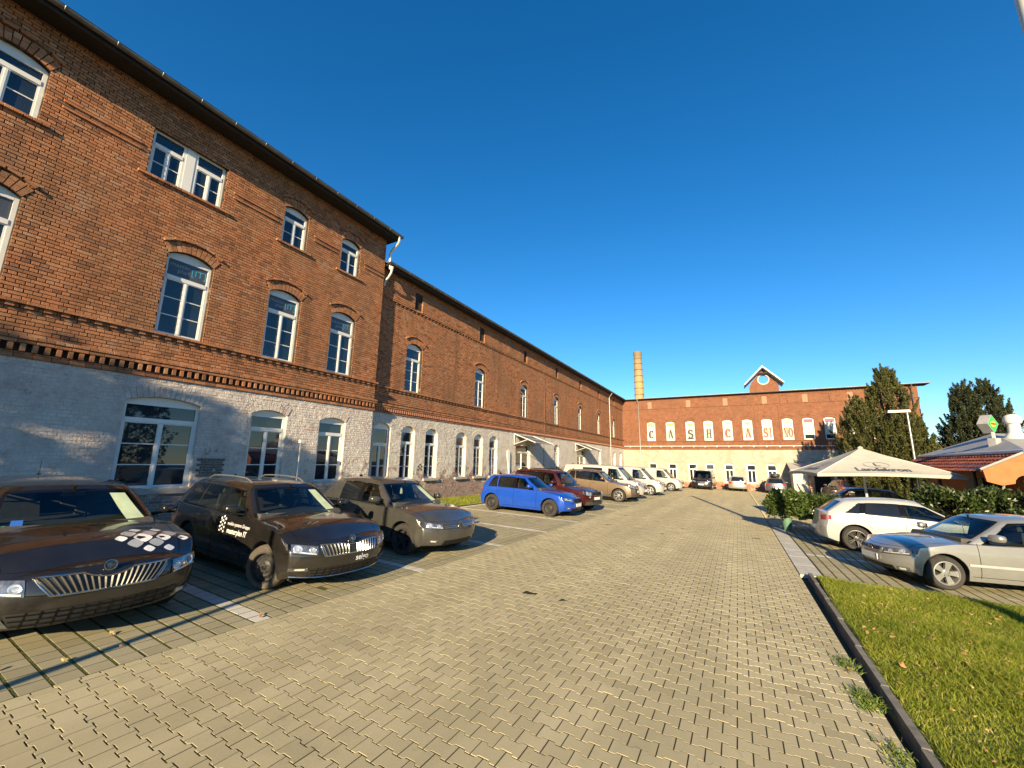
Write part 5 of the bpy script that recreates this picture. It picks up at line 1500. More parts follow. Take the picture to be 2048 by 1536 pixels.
        # wheel house liners
        for a in c.xa:
            b = MB(); y0, y1 = sg * (c.W / 2 - .30), sg * (c.W / 2 - .04)
            b.grid(lambda u, v: (a + (c.ra - .005) * cos(pi * u), y0 + (y1 - y0) * v, c.wr + (c.ra - .012) * sin(pi * u) - .005), 14, 1); b.add([(a + (c.ra) * cos(pi * i / 14), y0, c.wr + c.ra * sin(pi * i / 14)) for i in range(15)] + [(a - c.ra, y0, .12), (a + c.ra, y0, .12)], [tuple(range(17))]); B(b, 'wheel_arch', UNDER)
        # mirror
        b = MB(); zc = c.belt + .10; xc = c.cowl - .52; yc = sg * (c.W / 2 + .095)
        vs, fs = [], []
        for j in range(9):
            th = pi * j / 8
            for i in range(12):
                ph = 2 * pi * i / 12; sx = math.copysign(abs(cos(th)) ** .6, cos(th)); rr_ = abs(sin(th)) ** .6
                yy_ = math.copysign(abs(cos(ph)) ** .7, cos(ph)) * rr_; zz_ = math.copysign(abs(sin(ph)) ** .7, sin(ph)) * rr_
                vs.append((xc + sx * .075 - yy_ * sg * .03, yc + yy_ * .105, zc + zz_ * .068))
        for j in range(8):
            for i in range(12): fs.append((j * 12 + i, j * 12 + (i + 1) % 12, (j + 1) * 12 + (i + 1) % 12, (j + 1) * 12 + i))
        b.add(vs, fs); mo = B(b, 'mirror', c.mirror if hasattr(c, 'mirror') else P, sm=60)
        b = MB(); b.tube([(xc + .01, sg * (c.W / 2 - .10), zc - .06), (xc, yc - sg * .04, zc - .03)], .028, 6); b.build('mirror_arm', TRIM, mo)
        b = MB(); b.add([(xc - .077, yc - .08, zc - .048), (xc - .077, yc + .08, zc - .048), (xc - .077, yc + .08, zc + .048), (xc - .077, yc - .08, zc + .048)], [(0, 1, 2, 3)]); b.build('mirror_glass', CHROME, mo)
        if c.bright:      # bright strip along the window line
            b = MB(); b.grid(lambda u, v: c.gside(c.GR(.02, 1) + .22 + (c.GF(.02, 1) - .2 - c.GR(.02, 1) - .22) * u, .005 + .045 * v, sg, .009), 30, 1); b.grid(lambda u, v: c.gside(c.GR(c.ht, 1) + .22 + (c.GF(c.ht, 1) - .1 - c.GR(c.ht, 1) - .22) * u, c.ht - .01 + .035 * v, sg, .008), 30, 1); B(b, 'window_moulding', CHROME)
        if c.rails:
            b = MB(); p = [Vector(c.G(u_, sg * .83, 1)) + Vector((0, 0, .005 + .05 * min(1, 9 * min(u_ - .06, .90 - u_)) if .06 < u_ < .9 else 0)) for u_ in np.linspace(.06, .90, 16)]; b.tube(p, .016, 6); B(b, 'roof_rail', c.rails, sm=60)
        # tail lamps
        tq = c.tailq or [(.55, c.tail - .25), (.82, c.tail - .25), (.80, c.tail - .06), (.55, c.tail - .06)]
        q = [(sg * y, z) for y, z in tq]; b = MB(); b.grid(lambda u, v: c.rear(*bilin(q, u, v), .009), 6, 4, flip=(sg > 0)); tl_ = B(b, 'tail_light', REDL, sm=60)
        b = MB(); b.grid(lambda u, v: c.side(.001 + .20 * u, tq[1][1] + .02 + (tq[2][1] - tq[1][1] - .03) * v, sg, .007), 4, 3); b.build('lamp_side', REDL, tl_)
    if c.ant == 'fin':
        b = MB(); p = Vector(c.G(.10, 0, 1)); b.add([(p.x - .09, -.025, p.z - .01), (p.x - .09, .025, p.z - .01), (p.x + .09, 0, p.z - .01), (p.x - .07, 0, p.z + .06)], [(0, 2, 1), (0, 3, 2), (1, 2, 3), (0, 1, 3)]); B(b, 'aerial', TRIM)
    elif c.ant == 'rod':
        b = MB(); p = Vector(c.G(.12, 0, 1)); b.lathe([(.03, -.01), (.02, .02), (0, .025)], 10, Matrix.Translation(p)); b.tube([p, p + Vector((-.02, 0, .22))], .005, 5); B(b, 'aerial', TRIM)
    # wheels
    tm, rm = wheel_parts(c.rim, c.wr, .215, c.rimmat, c.tyre)
    for ai, a in enumerate(c.xa):
        for sg in (-1, 1):
            w_ = empty('wheel', (a - mid, sg * (c.W / 2 - .135), c.wr - .004), 0, e)
            w_.rotation_euler = (0, 0, (0 if sg > 0 else pi) + (c.steer if ai == 0 else 0))
            for nm, m_ in (('tyre', tm), ('rim', rm)):
                o = link(nm, m_, w_); o.rotation_euler = (0, rnd.uniform(0, 1.2), 0)
    b = MB(); b.box((c.xa[1] - .1, -c.W / 2 + .25, .17), (c.xa[0] + .1, c.W / 2 - .25, .3)); B(b, 'floor_pan', UNDER)
    return e
# ------------------------------------------------------------------ the parked cars
PBLK = m_paint('paint_black_brown', (.014, .0125, .011), .2, .24, .2, .22)
PBLK2 = m_paint('paint_black', (.010, .010, .011), .2, .25, .2, .2)
PGRY = m_paint('paint_grey', (.075, .074, .066), .45, .26, .1, .2)
PBLU = m_paint('paint_blue', (.008, .060, .40), .15, .3, .06)
PMAR = m_paint('paint_maroon', (.062, .012, .012), .4, .3, .15)
PBRZ = m_paint('paint_bronze', (.20, .145, .095), .6, .34, .06)
PWHT = m_paint('paint_white', (.37, .368, .35), 0, .35, .03)
PSIL = m_paint('paint_silver', (.30, .305, .30), .55, .34, .05)
PPALE = m_paint('paint_pale_silver', (.30, .285, .24), .4, .35, .05)
PDGR = m_paint('paint_dark_grey', (.10, .10, .105), .5, .34, .1)
PNAV = m_paint('paint_navy', (.02, .026, .04), .3, .3, .1)
rad = math.radians

superb = Car(L=4.80, W=1.84, H=1.47, wb=2.76, fo=.93, cowl=3.52, wst=2.72, rrt=.45, rrb=.10, belt=.97, hood=1.0, nose=.70, tail=1.0, B=2.22, C=1.28, paint=PBLK, rim='alloy7', cf=.29,
    grille=dict(box=(.40, .53, .525, .695), dir='v', n=20, frame=True, mat=plain('slat_satin', (.24, .235, .215), .35, .8), dip=.055), head=[(.56, .54), (.85, .58), (.84, .70), (.57, .68)], intake=(.60, .66, .26, .40), fog=[(.60, .27), (.84, .29), (.80, .36), (.66, .355)],
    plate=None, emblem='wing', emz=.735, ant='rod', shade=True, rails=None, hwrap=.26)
build_car('estate_car', superb, (-6.12, 1.86), rad(-3.5), 'very dark estate car with white rhombus decals on its bonnet at the left picture edge', 'cars parked in the left bays', .91)
octavia = Car(L=4.67, W=1.815, H=1.47, wb=2.68, fo=.90, cowl=3.38, wst=2.58, rrt=.40, rrb=.10, belt=.95, hood=.97, nose=.69, tail=.98, B=2.10, C=1.20, paint=PBLK, rim='steel', rimmat=RIMB, tyre=DTYRE, steer=.42, cf=.29, bright=True, rails=ALLOY,
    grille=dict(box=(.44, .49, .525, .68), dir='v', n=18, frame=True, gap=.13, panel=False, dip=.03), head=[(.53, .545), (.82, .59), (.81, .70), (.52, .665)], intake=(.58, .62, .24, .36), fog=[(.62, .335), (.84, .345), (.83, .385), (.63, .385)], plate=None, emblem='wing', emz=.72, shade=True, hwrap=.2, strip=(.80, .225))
e_oct = build_car('estate_car', octavia, (-5.60, 4.28), rad(-4), 'dark brown estate car with silver roof rails and turned steel wheel, second from the left', 'cars parked in the left bays', .905)
golf = Car(L=4.26, W=1.79, H=1.48, wb=2.63, fo=.86, cowl=3.08, wst=2.26, rrt=.50, rrb=.10, B=1.80, C=.98, belt=.95, hood=.96, nose=.67, tail=.98, paint=PGRY, rim='alloy5', rimmat=DALLOY, steer=.1, cf=.29, quarter=False, tint=False,
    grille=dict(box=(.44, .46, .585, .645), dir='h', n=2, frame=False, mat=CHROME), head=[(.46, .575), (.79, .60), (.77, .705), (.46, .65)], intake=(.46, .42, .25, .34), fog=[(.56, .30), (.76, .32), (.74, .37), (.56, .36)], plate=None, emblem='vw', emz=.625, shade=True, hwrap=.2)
golf.mirror = PGRY
e_golf = build_car('hatchback_car', golf, (-5.58, 6.89), rad(-5.8), 'grey hatchback with dark alloy wheels, third from the left', 'cars parked in the left bays', .905)
fabia = Car(L=4.11, W=1.78, H=1.46, wb=2.56, fo=.84, cowl=3.0, wst=2.15, rrt=.42, rrb=.12, B=1.72, C=.92, belt=.95, hood=.93, nose=.69, tail=.97, paint=PBLU, rim='steel', rimmat=RIMB, sill=.19, cf=.27,
    grille=dict(box=(.36, .43, .53, .68), dir='v', n=15, frame=True, mat=TRIM), head=[(.47, .585), (.80, .63), (.78, .715), (.46, .68)], intake=(.5, .5, .22, .34), fog=[(.58, .32), (.72, .32), (.72, .37), (.58, .37)], plate=.45, emblem='wing', emz=.735)
build_car('hatchback_car', fabia, (-5.84, 14.38), rad(-1.5), 'bright blue hatchback with black steel wheels', 'cars parked in the left bays', .935)
yeti = Car(L=4.22, W=1.79, H=1.68, wb=2.58, fo=.85, wr=.335, ra=.395, sill=.26, cowl=3.12, wst=2.52, rrt=.28, rrb=.08, B=1.88, C=1.0, belt=1.06, hood=1.04, nose=.86, tail=1.08, tumble=.15, paint=PMAR, clad=1, rails=DALLOY, cf=.15,
    fx=[(.2, .10), (.35, .02), (.5, 0), (.75, .01), (.85, .05), (1.3, .22)], grille=dict(box=(.36, .42, .70, .84), dir='v', n=14, frame=True, mat=TRIM), head=[(.46, .70), (.78, .72), (.76, .87), (.46, .85)], intake=(.4, .4, .38, .52), fog=[(.50, .60), (.64, .60), (.64, .69), (.50, .69)], plate=.58, emblem='wing', emz=.885)
build_car('compact_suv', yeti, (-5.78, 16.5), rad(-9), 'maroon boxy compact SUV beside the blue hatchback', 'cars parked in the left bays', .935)
ix = Car(L=4.41, W=1.82, H=1.66, wb=2.64, fo=.89, wr=.345, ra=.41, sill=.25, cowl=3.2, wst=2.38, rrt=.45, rrb=.16, B=1.92, C=1.02, belt=1.10, hood=1.05, nose=.82, tail=1.16, tumble=.2, paint=PBRZ, clad=1, rim='alloy7', rimmat=ALLOY, cf=.22,
    top=[(0, 1.08), (.12, 1.17), (.8, 1.18), (1.9, 1.10), (3.0, 1.04), (3.2, 1.03), (3.8, .98), (4.2, .89), (4.41, .80)], grille=dict(box=(.34, .44, .40, .66), dir='h', n=4, frame=False, mat=TRIM), head=[(.48, .74), (.84, .80), (.80, .93), (.50, .84)], intake=(.36, .34, .68, .74), plate=.58, emblem='n', emz=.79)
build_car('compact_suv', ix, (-5.6, 23.0), rad(0), 'bronze beige compact SUV next to the white vans', 'cars parked in the left bays', .97)
def vito(p, v=1, **a):
    d = dict(L=5.14, W=1.93, H=1.91, wb=3.2, fo=.90, wr=.335, ra=.40, sill=.24, cowl=4.42, wst=3.62, rrt=.10, rrb=.03, B=3.02, C=2.0, belt=1.10, hood=1.12, nose=.84, tail=1.10, tumble=.13, paint=p, van=v, rim='wide5', rimmat=ALLOY, cf=.22, rx=[(.15, .08), (.4, .0), (1.2, .01), (2, .03)],
        top=[(0, 1.09), (3.6, 1.09), (4.2, 1.10), (4.42, 1.10), (4.8, 1.0), (5.02, .90), (5.14, .82)], fx=[(.15, .08), (.3, 0), (.55, .0), (.8, .05), (.9, .10), (1.4, .4)], grille=dict(box=(.36, .43, .60, .80), dir='h', n=2, frame=False, mat=CHROME), head=[(.50, .66), (.84, .80), (.82, .93), (.50, .78)], intake=(.55, .55, .28, .42), plate=.50, emblem='star', emz=.70, hwrap=.25, rplate=None, ht=.80)
    d.update(a); return Car(**d)
vt = vito(PWHT, 2)
build_car('van', vt, (-5.75, 25.9), rad(-2), 'white van nearest the bronze SUV, with a dark side window', 'white vans in the left bays')
build_car('van', vito(PWHT, 1), (-5.36, 30.7), rad(0), 'middle one of the three white vans', 'white vans in the left bays')
build_car('van', vito(PWHT, 1), (-5.06, 39.0), rad(-3), 'farthest of the three white vans, showing its silver front wheel', 'white vans in the left bays')
build_car('van', vito(PBLK2, 1), (-3.2, 46.3), rad(-93), 'black van facing the camera before the rear wing', 'vehicles parked along the rear wing')
est = Car(L=4.2, W=1.70, H=1.50, wb=2.46, fo=.80, cowl=3.0, wst=2.2, rrt=.22, rrb=.08, B=1.75, C=.95, belt=.95, hood=.93, nose=.72, tail=.97, paint=PPALE, rim='alloy5', rplate=.72, tailq=[(.52, .70), (.76, .70), (.74, .95), (.58, .95)], head=[(.45, .58), (.78, .62), (.76, .72), (.46, .68)])
build_car('small_estate_car', est, (-.12, 50.55), rad(91), 'pale silver small estate car with its tail to the camera', 'vehicles parked along the rear wing')
gre = Car(L=4.5, W=1.80, H=1.50, wb=2.65, fo=.85, cowl=3.2, wst=2.4, rrt=.45, rrb=.15, B=1.95, C=1.05, belt=.97, hood=.95, nose=.72, tail=1.0, paint=PDGR, rim='alloy5', rails=DALLOY, rplate=.5, tailq=[(.50, .80), (.80, .80), (.76, .95), (.50, .92)], head=[(.45, .58), (.78, .62), (.76, .72), (.46, .68)])
e_gre = build_car('estate_car', gre, (3.25, 50.45), rad(88), 'dark grey estate car carrying a black roof box before the rear wing', 'vehicles parked along the rear wing')
suv = Car(L=4.4, W=1.8, H=1.66, wb=2.6, fo=.86, wr=.335, ra=.4, sill=.25, cowl=3.15, wst=2.4, rrt=.35, rrb=.1, B=1.9, C=1.0, belt=1.05, hood=1.02, nose=.8, tail=1.08, paint=PMAR, rim='alloy5', head=[(.45, .68), (.78, .72), (.76, .82), (.46, .78)], rails=DALLOY)
build_car('compact_suv', suv, (7.2, 44.5), rad(100), 'dark red SUV seen under the parasol near the rear wing', 'vehicles parked along the rear wing')
sed = Car(L=4.75, W=1.82, H=1.45, wb=2.8, fo=.88, cowl=3.4, wst=2.6, rrt=1.15, rrb=.55, B=2.1, C=1.25, belt=.96, hood=.96, nose=.72, tail=1.0, paint=PNAV, rim='alloy5', bright=True, top=[(0, .96), (.1, 1.0), (.55, 1.02), (1.2, .98), (3.1, .95), (3.4, .93), (4.1, .87), (4.6, .77), (4.75, .72)], head=[(.45, .58), (.78, .62), (.76, .72), (.46, .68)], quarter=False, tint=False)
build_car('saloon_car', sed, (2.75, 22.9), rad(178), 'dark saloon car behind the white hatchback, beneath the parasol')
acl = Car(L=4.42, W=1.80, H=1.44, wb=2.73, fo=.88, wr=.325, ra=.385, cowl=3.22, wst=2.32, rrt=.62, rrb=.14, B=1.86, C=.92, belt=.96, hood=.95, nose=.72, tail=1.02, tumble=.24, paint=PWHT, rim='star', rimmat=DALLOY, hs=.07, ht=.80, quarter=True, rplate=.5, roof=[(.3, 1.29), (.62, 1.34), (1.3, 1.42), (1.8, 1.44), (2.2, 1.415), (2.5, 1.36)], winq=[((1.92, 2.98), (1.90, 2.36)), ((1.02, 1.82), (1.10, 1.82)), ((.62, .95), (.96, 1.0))],
    top=[(0, .98), (.12, 1.02), (.9, 1.02), (2.6, .96), (3.2, .94), (3.9, .85), (4.3, .74), (4.42, .70)], tailq=[(.50, .74), (.80, .76), (.77, .90), (.50, .86)], head=[(.45, .58), (.78, .62), (.76, .72), (.46, .68)])
acl.mirror = TRIM
build_car('hatchback_car', acl, (5.05, 14.6), rad(1.5), 'white hatchback with star-spoke wheels and its tail to the lane on the right', None, .93)
ast = Car(L=4.11, W=1.71, H=1.43, wb=2.61, fo=.80, wr=.312, ra=.365, cowl=3.05, wst=2.15, rrt=.55, rrb=.2, B=1.7, C=.85, belt=.92, hood=.94, nose=.66, tail=.96, paint=PSIL, rim='wide5', rimmat=ALLOY, cf=.31, tint=False, quarter=False, hs=.04,
    top=[(0, .92), (.12, .96), (1.0, .94), (2.7, .91), (3.05, .90), (3.5, .855), (3.85, .775), (4.02, .69), (4.11, .62)], fx=[(.15, .12), (.25, .04), (.4, .0), (.52, .01), (.62, .045), (.72, .12), (1.2, .34)], grille=dict(box=(.26, .30, .555, .635), dir='h', n=2, frame=True, mat=TRIM), head=[(.36, .535), (.76, .575), (.74, .675), (.36, .645)], intake=(.52, .5, .24, .32), fog=[(.56, .25), (.72, .26), (.72, .33), (.56, .32)], plate=.43, emblem='bolt', emz=.60, hwrap=.24, bright=False)
e_ast = build_car('hatchback_car', ast, (2.82, 10.84), rad(196), 'silver hatchback with five-spoke alloys at the right edge beside the lawn', None, .90)
# extras on single cars --------------------------------------------------
def child_of(e, c, b, nm, mats, sm=None):
    return b.build(nm, mats, e, smooth=sm, loc=(-(c.xa[0] + c.xa[1]) / 2, 0, 0))
e_sup = [o for o in COL.objects if o.name == 'estate_car'][0]
def hoodquad(c, x, y, dx, dy, off):
    b = MB(); q = []
    for a in range(12):
        t = 2 * pi * a / 12; cx_ = math.copysign(abs(cos(t)) ** 1.5, cos(t)); cy_ = math.copysign(abs(sin(t)) ** 1.5, sin(t)); q.append(c.hoodpt(x + dx * cx_, y + dy * cy_, off))
    b.add(q, [tuple(range(12))]); return b
DECW = plain('decal_white', (.78, .78, .77), .3, coat=1); DECG = plain('decal_grey', (.34, .35, .36), .3, coat=1)
for r in range(5):
    for q in range(7):
        if (r + q) % 2: continue
        x_ = 4.50 - r * .115; y_ = .20 + q * .10 - r * .012
        if (r, q) in ((0, 0), (0, 6), (4, 0), (4, 6), (1, 5)): continue
        big = (r == 2 and q == 2); s_ = .72 if q in (0, 6) or r in (0, 4) else .95
        child_of(e_sup, superb, hoodquad(superb, x_, y_, .105 if big else .088 * s_, .092 if big else .080 * s_, .004), 'bonnet_decal', DECW if (r % 2 == 0) else DECG)
# estate lettering on the front door (side facing the camera)
def side_text(e, c, body, size, x, z, mat, nm, bold=0.0, sx=1.0):
    V, F = text_mesh(body, size, bold, sx); b = MB()
    b.add([c.side(x + vx, z + vy, -1, .004) for vx, vy in V], F); return child_of(e, c, b, nm, mat)
LETW = plain('lettering_white', (.75, .75, .74), .4)
side_text(e_oct, octavia, 'mobile systems Gruppe', .075, 2.95, .80, LETW, 'door_lettering')
side_text(e_oct, octavia, 'masterplan IT', .115, 2.93, .69, LETW, 'door_lettering', .012)
for r in range(4):
    for q in range(3):
        b = MB(); xx, zz = 2.35 + q * .07, .66 + r * .065 + (q % 2) * .03; b.add([octavia.side(xx + a, zz + d, -1, .004) for a, d in ((-.026, 0), (0, -.022), (.026, 0), (0, .022))], [(0, 1, 2, 3)]); child_of(e_oct, octavia, b, 'door_logo_dot', LETW)
V, F = text_mesh('selgo', .12, .02); b = MB(); b.add([octavia.front(.18 + vx, .44 + vy, .007) for vx, vy in V], F); child_of(e_oct, octavia, b, 'bumper_lettering', LETW)
for e_, c_ in ((e_oct, octavia), (e_golf, golf), (e_sup, superb)):
    b = MB(); b.add([c_.gfront(-.78 + .045 * cos(a), .17 + .07 * sin(a), .0085) for a in [2 * pi * i / 14 for i in range(14)]], [tuple(range(14))]); child_of(e_, c_, b, 'windscreen_sticker', SGREEN)
b = MB(); b.add([superb.gfront(t, h, .0085) for t, h in ((-.72, .2), (-.6, .2), (-.6, .36), (-.72, .36))], [(0, 1, 2, 3)]); child_of(e_sup, superb, b, 'windscreen_permit', plain('permit_blue', (.02, .10, .4), .5))
b = MB(); b.tube([(2.28, -.02, 1.26), (2.3, -.02, 1.2), (2.3, -.02, 1.12)], [.008, .03, .035], 8); child_of(e_golf, golf, b, 'mirror_pendant', WHITEPL)
# roof box on the grey estate
rbx = empty('roof_box', e_gre.matrix_basis @ Vector((-.1, .05, 1.52)) if False else (3.25, 49.0, gz(3.25, 49.0) + 1.53)); tag(rbx, 'black roof box on top of the dark grey estate car', 'roof box')
b = MB(); n_ = 10
vs = [];
for j in range(7):
    th = -pi / 2 + pi * j / 6
    for i in range(16):
        ph = 2 * pi * i / 16; se = lambda v, p: math.copysign(abs(v) ** p, v)
        vs.append((.42 * se(cos(ph), .4) * abs(cos(th)) ** .4, .85 * se(sin(ph), .5) * abs(cos(th)) ** .4, .18 + .18 * se(sin(th), .6)))
b.add(vs, [(j * 16 + i, j * 16 + (i + 1) % 16, (j + 1) * 16 + (i + 1) % 16, (j + 1) * 16 + i) for j in range(6) for i in range(16)]); b.build('shell', BLACKPL, rbx, smooth=50)
for y in (-.4, .4): MB().box((-.6, y - .03, -.03), (.6, y + .03, .02)).build('cross_bar', DALLOY, rbx)
# rubbing strip and wipers on the silver hatchback
b = MB()
for sg in (-1, 1): b.grid(lambda u, v: ast.side(ast.xa[1] + .5 + 1.75 * u, .47 + .045 * v, sg, .012), 10, 1)
child_of(e_ast, ast, b, 'rubbing_strip', plain('grey_strip', (.3, .31, .31), .5))
# ------------------------------------------------------------------ vegetation
def leaf_quads(C, Nrm, ln, wd, droop=.3):
    """C centres, Nrm outward dirs, ln/wd sizes -> kite-shaped two-triangle leaves"""
    n = len(C); r = npr.normal(0, 1, (n, 3)); d = Nrm + r * .55; d[:, 2] -= droop; d /= np.linalg.norm(d, axis=1)[:, None]
    s = np.cross(d, npr.normal(0, 1, (n, 3))); s /= np.linalg.norm(s, axis=1)[:, None] + 1e-9
    ln = np.asarray(ln).reshape(-1, 1) * np.ones((n, 1)); wd = np.asarray(wd).reshape(-1, 1) * np.ones((n, 1))
    a = C - d * ln * .5; b_ = C + s * wd * .5; c = C + d * ln * .5; e = C - s * wd * .5
    V = np.stack([a, b_, c, e], 1).reshape(-1, 3); F = np.arange(n * 4).reshape(-1, 4)
    return V, F
CON1 = m_leaf('conifer_needles', [(0, (.030, .042, .010)), (.4, (.070, .080, .016)), (.75, (.12, .12, .026)), (1, (.16, .12, .045))], .6, .15)
CON2 = m_leaf('conifer_needles_dark', [(0, (.014, .024, .010)), (.5, (.035, .050, .016)), (1, (.085, .085, .035))], .6, .15)
LAU = m_leaf('laurel_leaf', [(0, (.030, .060, .010)), (.4, (.060, .105, .016)), (.8, (.11, .15, .03)), (1, (.17, .17, .05))], .35, .2, .6)
HED = m_leaf('hedge_leaf', [(0, (.020, .040, .010)), (.5, (.045, .075, .016)), (1, (.10, .13, .03))], .4, .2, .5)
BARK = plain('bark', (.07, .05, .035), .9, var=.3, scale=12, bump=.5, bscale=30)

def conifer(x, y, h, rw, label, mat, n=26000, tips=((0, 0, 1.0),), name='conifer_tree', sz=1.0):
    z = gz(x, y) - .05; e = empty(name, (x, y, z)); tag(e, label, 'tree', 'evergreen trees')
    MB().tube([(0, 0, 0), (.05, 0, h * .5), (0, .05, h * .93)], [.22, .14, .03], 8).build('trunk', BARK, e)
    Vs = []
    for dx, dy, hf in tips:
        m = int(n * hf / sum(t[2] for t in tips)); H_ = h * hf
        kl = 150; nb = int(m / kl)      # upright plumes of scale leaves
        t = npr.beta(1.0, 1.35, nb); t[:5] = (.90, .93, .96, .88, .94); zz = .1 + t * (H_ - 1.1)
        prof_ = np.interp(t, [0, .1, .3, .55, .75, .9, 1], [.86, .97, 1.0, .82, .56, .28, .04]) * rw
        a = npr.uniform(0, 2 * pi, nb); lump = 1 + .10 * np.sin(a * 3 + zz * 1.3) + npr.normal(0, .10, nb)
        rr = prof_ * lump * np.sqrt(npr.uniform(.35, 1.0, nb)); rr[0] = 0
        cen = np.stack([dx * (.4 + .6 * t) + rr * np.cos(a), dy * (.4 + .6 * t) + rr * np.sin(a), zz], -1)
        ax = np.stack([np.cos(a) * (.5 - .35 * t), np.sin(a) * (.5 - .35 * t), np.ones(nb)], -1) + npr.normal(0, .12, (nb, 3)); ax /= np.linalg.norm(ax, axis=1)[:, None]
        ph = npr.uniform(.75, 1.5, nb) * (1.15 - .25 * t); pr = npr.uniform(.20, .34, nb)
        s_ = npr.uniform(0, 1, (nb, kl, 1)) ** .8; rad_ = npr.normal(0, 1, (nb, kl, 3)); rad_ /= np.linalg.norm(rad_, axis=2)[:, :, None]
        wdt = (pr[:, None, None] * (1.02 - s_) ** .8 + .015) * np.sqrt(npr.uniform(.1, 1, (nb, kl, 1)))
        C = cen[:, None] + ax[:, None] * ph[:, None, None] * s_ + rad_ * wdt
        Nn = (ax[:, None] * 1.0 + rad_ * .7).reshape(-1, 3)
        C = C.reshape(-1, 3); Vs.append(leaf_quads(C, Nn, npr.uniform(.10, .20, len(C)) * sz, npr.uniform(.03, .055, len(C)) * sz, -.05))
    V, F = join(Vs); npmesh('crown', V, F, mat, e)
    return e
conifer(10.45, 42.0, 10.9, 2.1, 'tall olive-green conifer before the rear wing, with two tips', CON1, 170000, ((.35, 0, 1.0), (-1.5, .2, .80), (1.3, -.3, .66)), sz=1.25)
conifer(17.2, 48.0, 10.6, 1.7, 'left one of the two dark conifers right of the rear wing', CON2, 70000, ((0, 0, 1.0),), sz=1.35)
conifer(18.75, 48.5, 10.7, 1.75, 'right one of the two dark conifers right of the rear wing', CON2, 70000, ((0, 0, 1.0),), sz=1.35)

def bare_tree(x, y, h, label, seed):
    r = random.Random(seed); e = empty('bare_tree', (x, y, gz(x, y) - .1)); tag(e, label, 'tree', 'bare trees beyond the yard')
    b = MB(); tw = []
    def grow(p, d, l, rad_, lev):
        q = p + d * l; m = p + d * l * .5 + Vector((r.gauss(0, .06), r.gauss(0, .06), 0)) * l
        (b if lev < 3 else tb).tube([p, m, q], [rad_, rad_ * .85, rad_ * .7], 5 if lev < 3 else 3, False)
        if lev >= 5: return
        for i in range(r.choice((2, 3, 3))):
            nd = (d + Vector((r.gauss(0, .45), r.gauss(0, .45), r.gauss(.08, .25)))).normalized(); grow(q, nd, l * r.uniform(.6, .82), rad_ * .62, lev + 1)
    tb = MB(); grow(Vector((0, 0, 0)), Vector((0, 0, 1)), h * .28, h * .022, 0)
    b.build('trunk', BARK, e); tb.build('twigs', plain('twig', (.12, .10, .085), .9), e)
bare_tree(27.5, 86, 11, 'bare tree standing far behind the end of the rear wing', 3)
bare_tree(33.0, 84, 12, 'bare tree between the conifers and the right picture edge', 8)
bare_tree(37.5, 84, 13, 'bare tree at the right picture edge', 15)
bare_tree(30.3, 92, 10, 'bare tree just behind the dark conifers', 23)

def bush(name, x, y, w_, d_, z0, z1, n, mat, label, cat, group=None, ln=.12, wd=.045, planter=None, rnd_=.25):
    z = gz(x, y); e = empty(name, (x, y, z)); tag(e, label, cat, group)
    k_ = 9; nb = n // k_
    u = npr.normal(0, 1, (nb, 3)); u /= np.linalg.norm(u, axis=1)[:, None]; u[:, 2] = np.where(u[:, 2] < -.6, -u[:, 2], u[:, 2])
    sq = np.abs(u).max(1)[:, None] ** rnd_; rr = npr.uniform(.55, 1.0, (nb, 1)) ** .5 * (1 + .16 * np.sin(u[:, :1] * 7 + u[:, 2:] * 5) + npr.normal(0, .05, (nb, 1)))
    P_ = u / sq * rr * np.array([w_ / 2, d_ / 2, (z1 - z0) / 2]) + np.array([0, 0, (z0 + z1) / 2])
    C = (P_[:, None] + npr.normal(0, .055, (nb, k_, 3)) * (ln / .12)).reshape(-1, 3); Nn = np.repeat(u, k_, 0)
    V, F = leaf_quads(C, Nn, npr.uniform(.7, 1.3, len(C)) * ln, npr.uniform(.7, 1.2, len(C)) * wd, .05)
    npmesh('foliage', V, F, mat, e)
    b = MB()
    for i in range(9):
        a = i * .7; b.tube([(.03 * cos(a), .03 * sin(a), max(.0, z0 - .15)), (w_ * .16 * cos(a), d_ * .16 * sin(a), (z0 + z1) / 2), (w_ * .33 * cos(a * 1.3), d_ * .33 * sin(a * 1.3), z1 * .88)], [.014, .010, .004], 5, False)
    b.build('stems', BARK, e)
    if planter:
        b = MB(); b.lathe([(.10, 0), (.15, .38), (.17, .38), (.17, .42), (.14, .42), (.13, .36), (0, .36)], 20); b.build('pot', planter, e, smooth=40)
    return e
POT = plain('green_pot', (.10, .20, .14), .5, var=.1)
bush('potted_bush', 1.32, 16.75, 1.1, 1.0, .36, 1.22, 5200, LAU, 'bright potted laurel in a green pot at the lane edge', 'bush', planter=POT, ln=.13, wd=.05)
bush('potted_bush', 2.3, 17.2, 1.3, 1.0, .3, 1.15, 4600, HED, 'darker potted shrub behind the bright laurel, beside the white hatchback', 'bush', planter=POT)
bush('hedge_shrub', 5.6, 16.75, 2.4, 1.3, .0, 1.55, 9000, HED, 'dark leafy shrub behind the white hatchback, left end of the hedge', 'hedge', 'hedge before the kiosk', ln=.13, wd=.055, rnd_=.7)
bush('hedge_shrub', 7.6, 15.6, 2.6, 1.5, .0, 1.55, 10000, HED, 'dense shrub below the orange gable at the right picture edge', 'hedge', 'hedge before the kiosk', ln=.13, wd=.055, rnd_=.7)
bush('climber_shrub', 7.45, 16.4, 1.3, .5, 1.35, 2.0, 900, HED, 'thin leafy branches hanging before the orange gable', 'shrub', 'hedge before the kiosk', ln=.13, wd=.055, rnd_=.7)
bush('low_shrub', 6.6, 13.2, 2.4, 1.0, .0, .85, 8000, LAU, 'low yellow-green shrub above the silver hatchback roof', 'shrub', 'hedge before the kiosk', ln=.09, wd=.03, rnd_=.7)
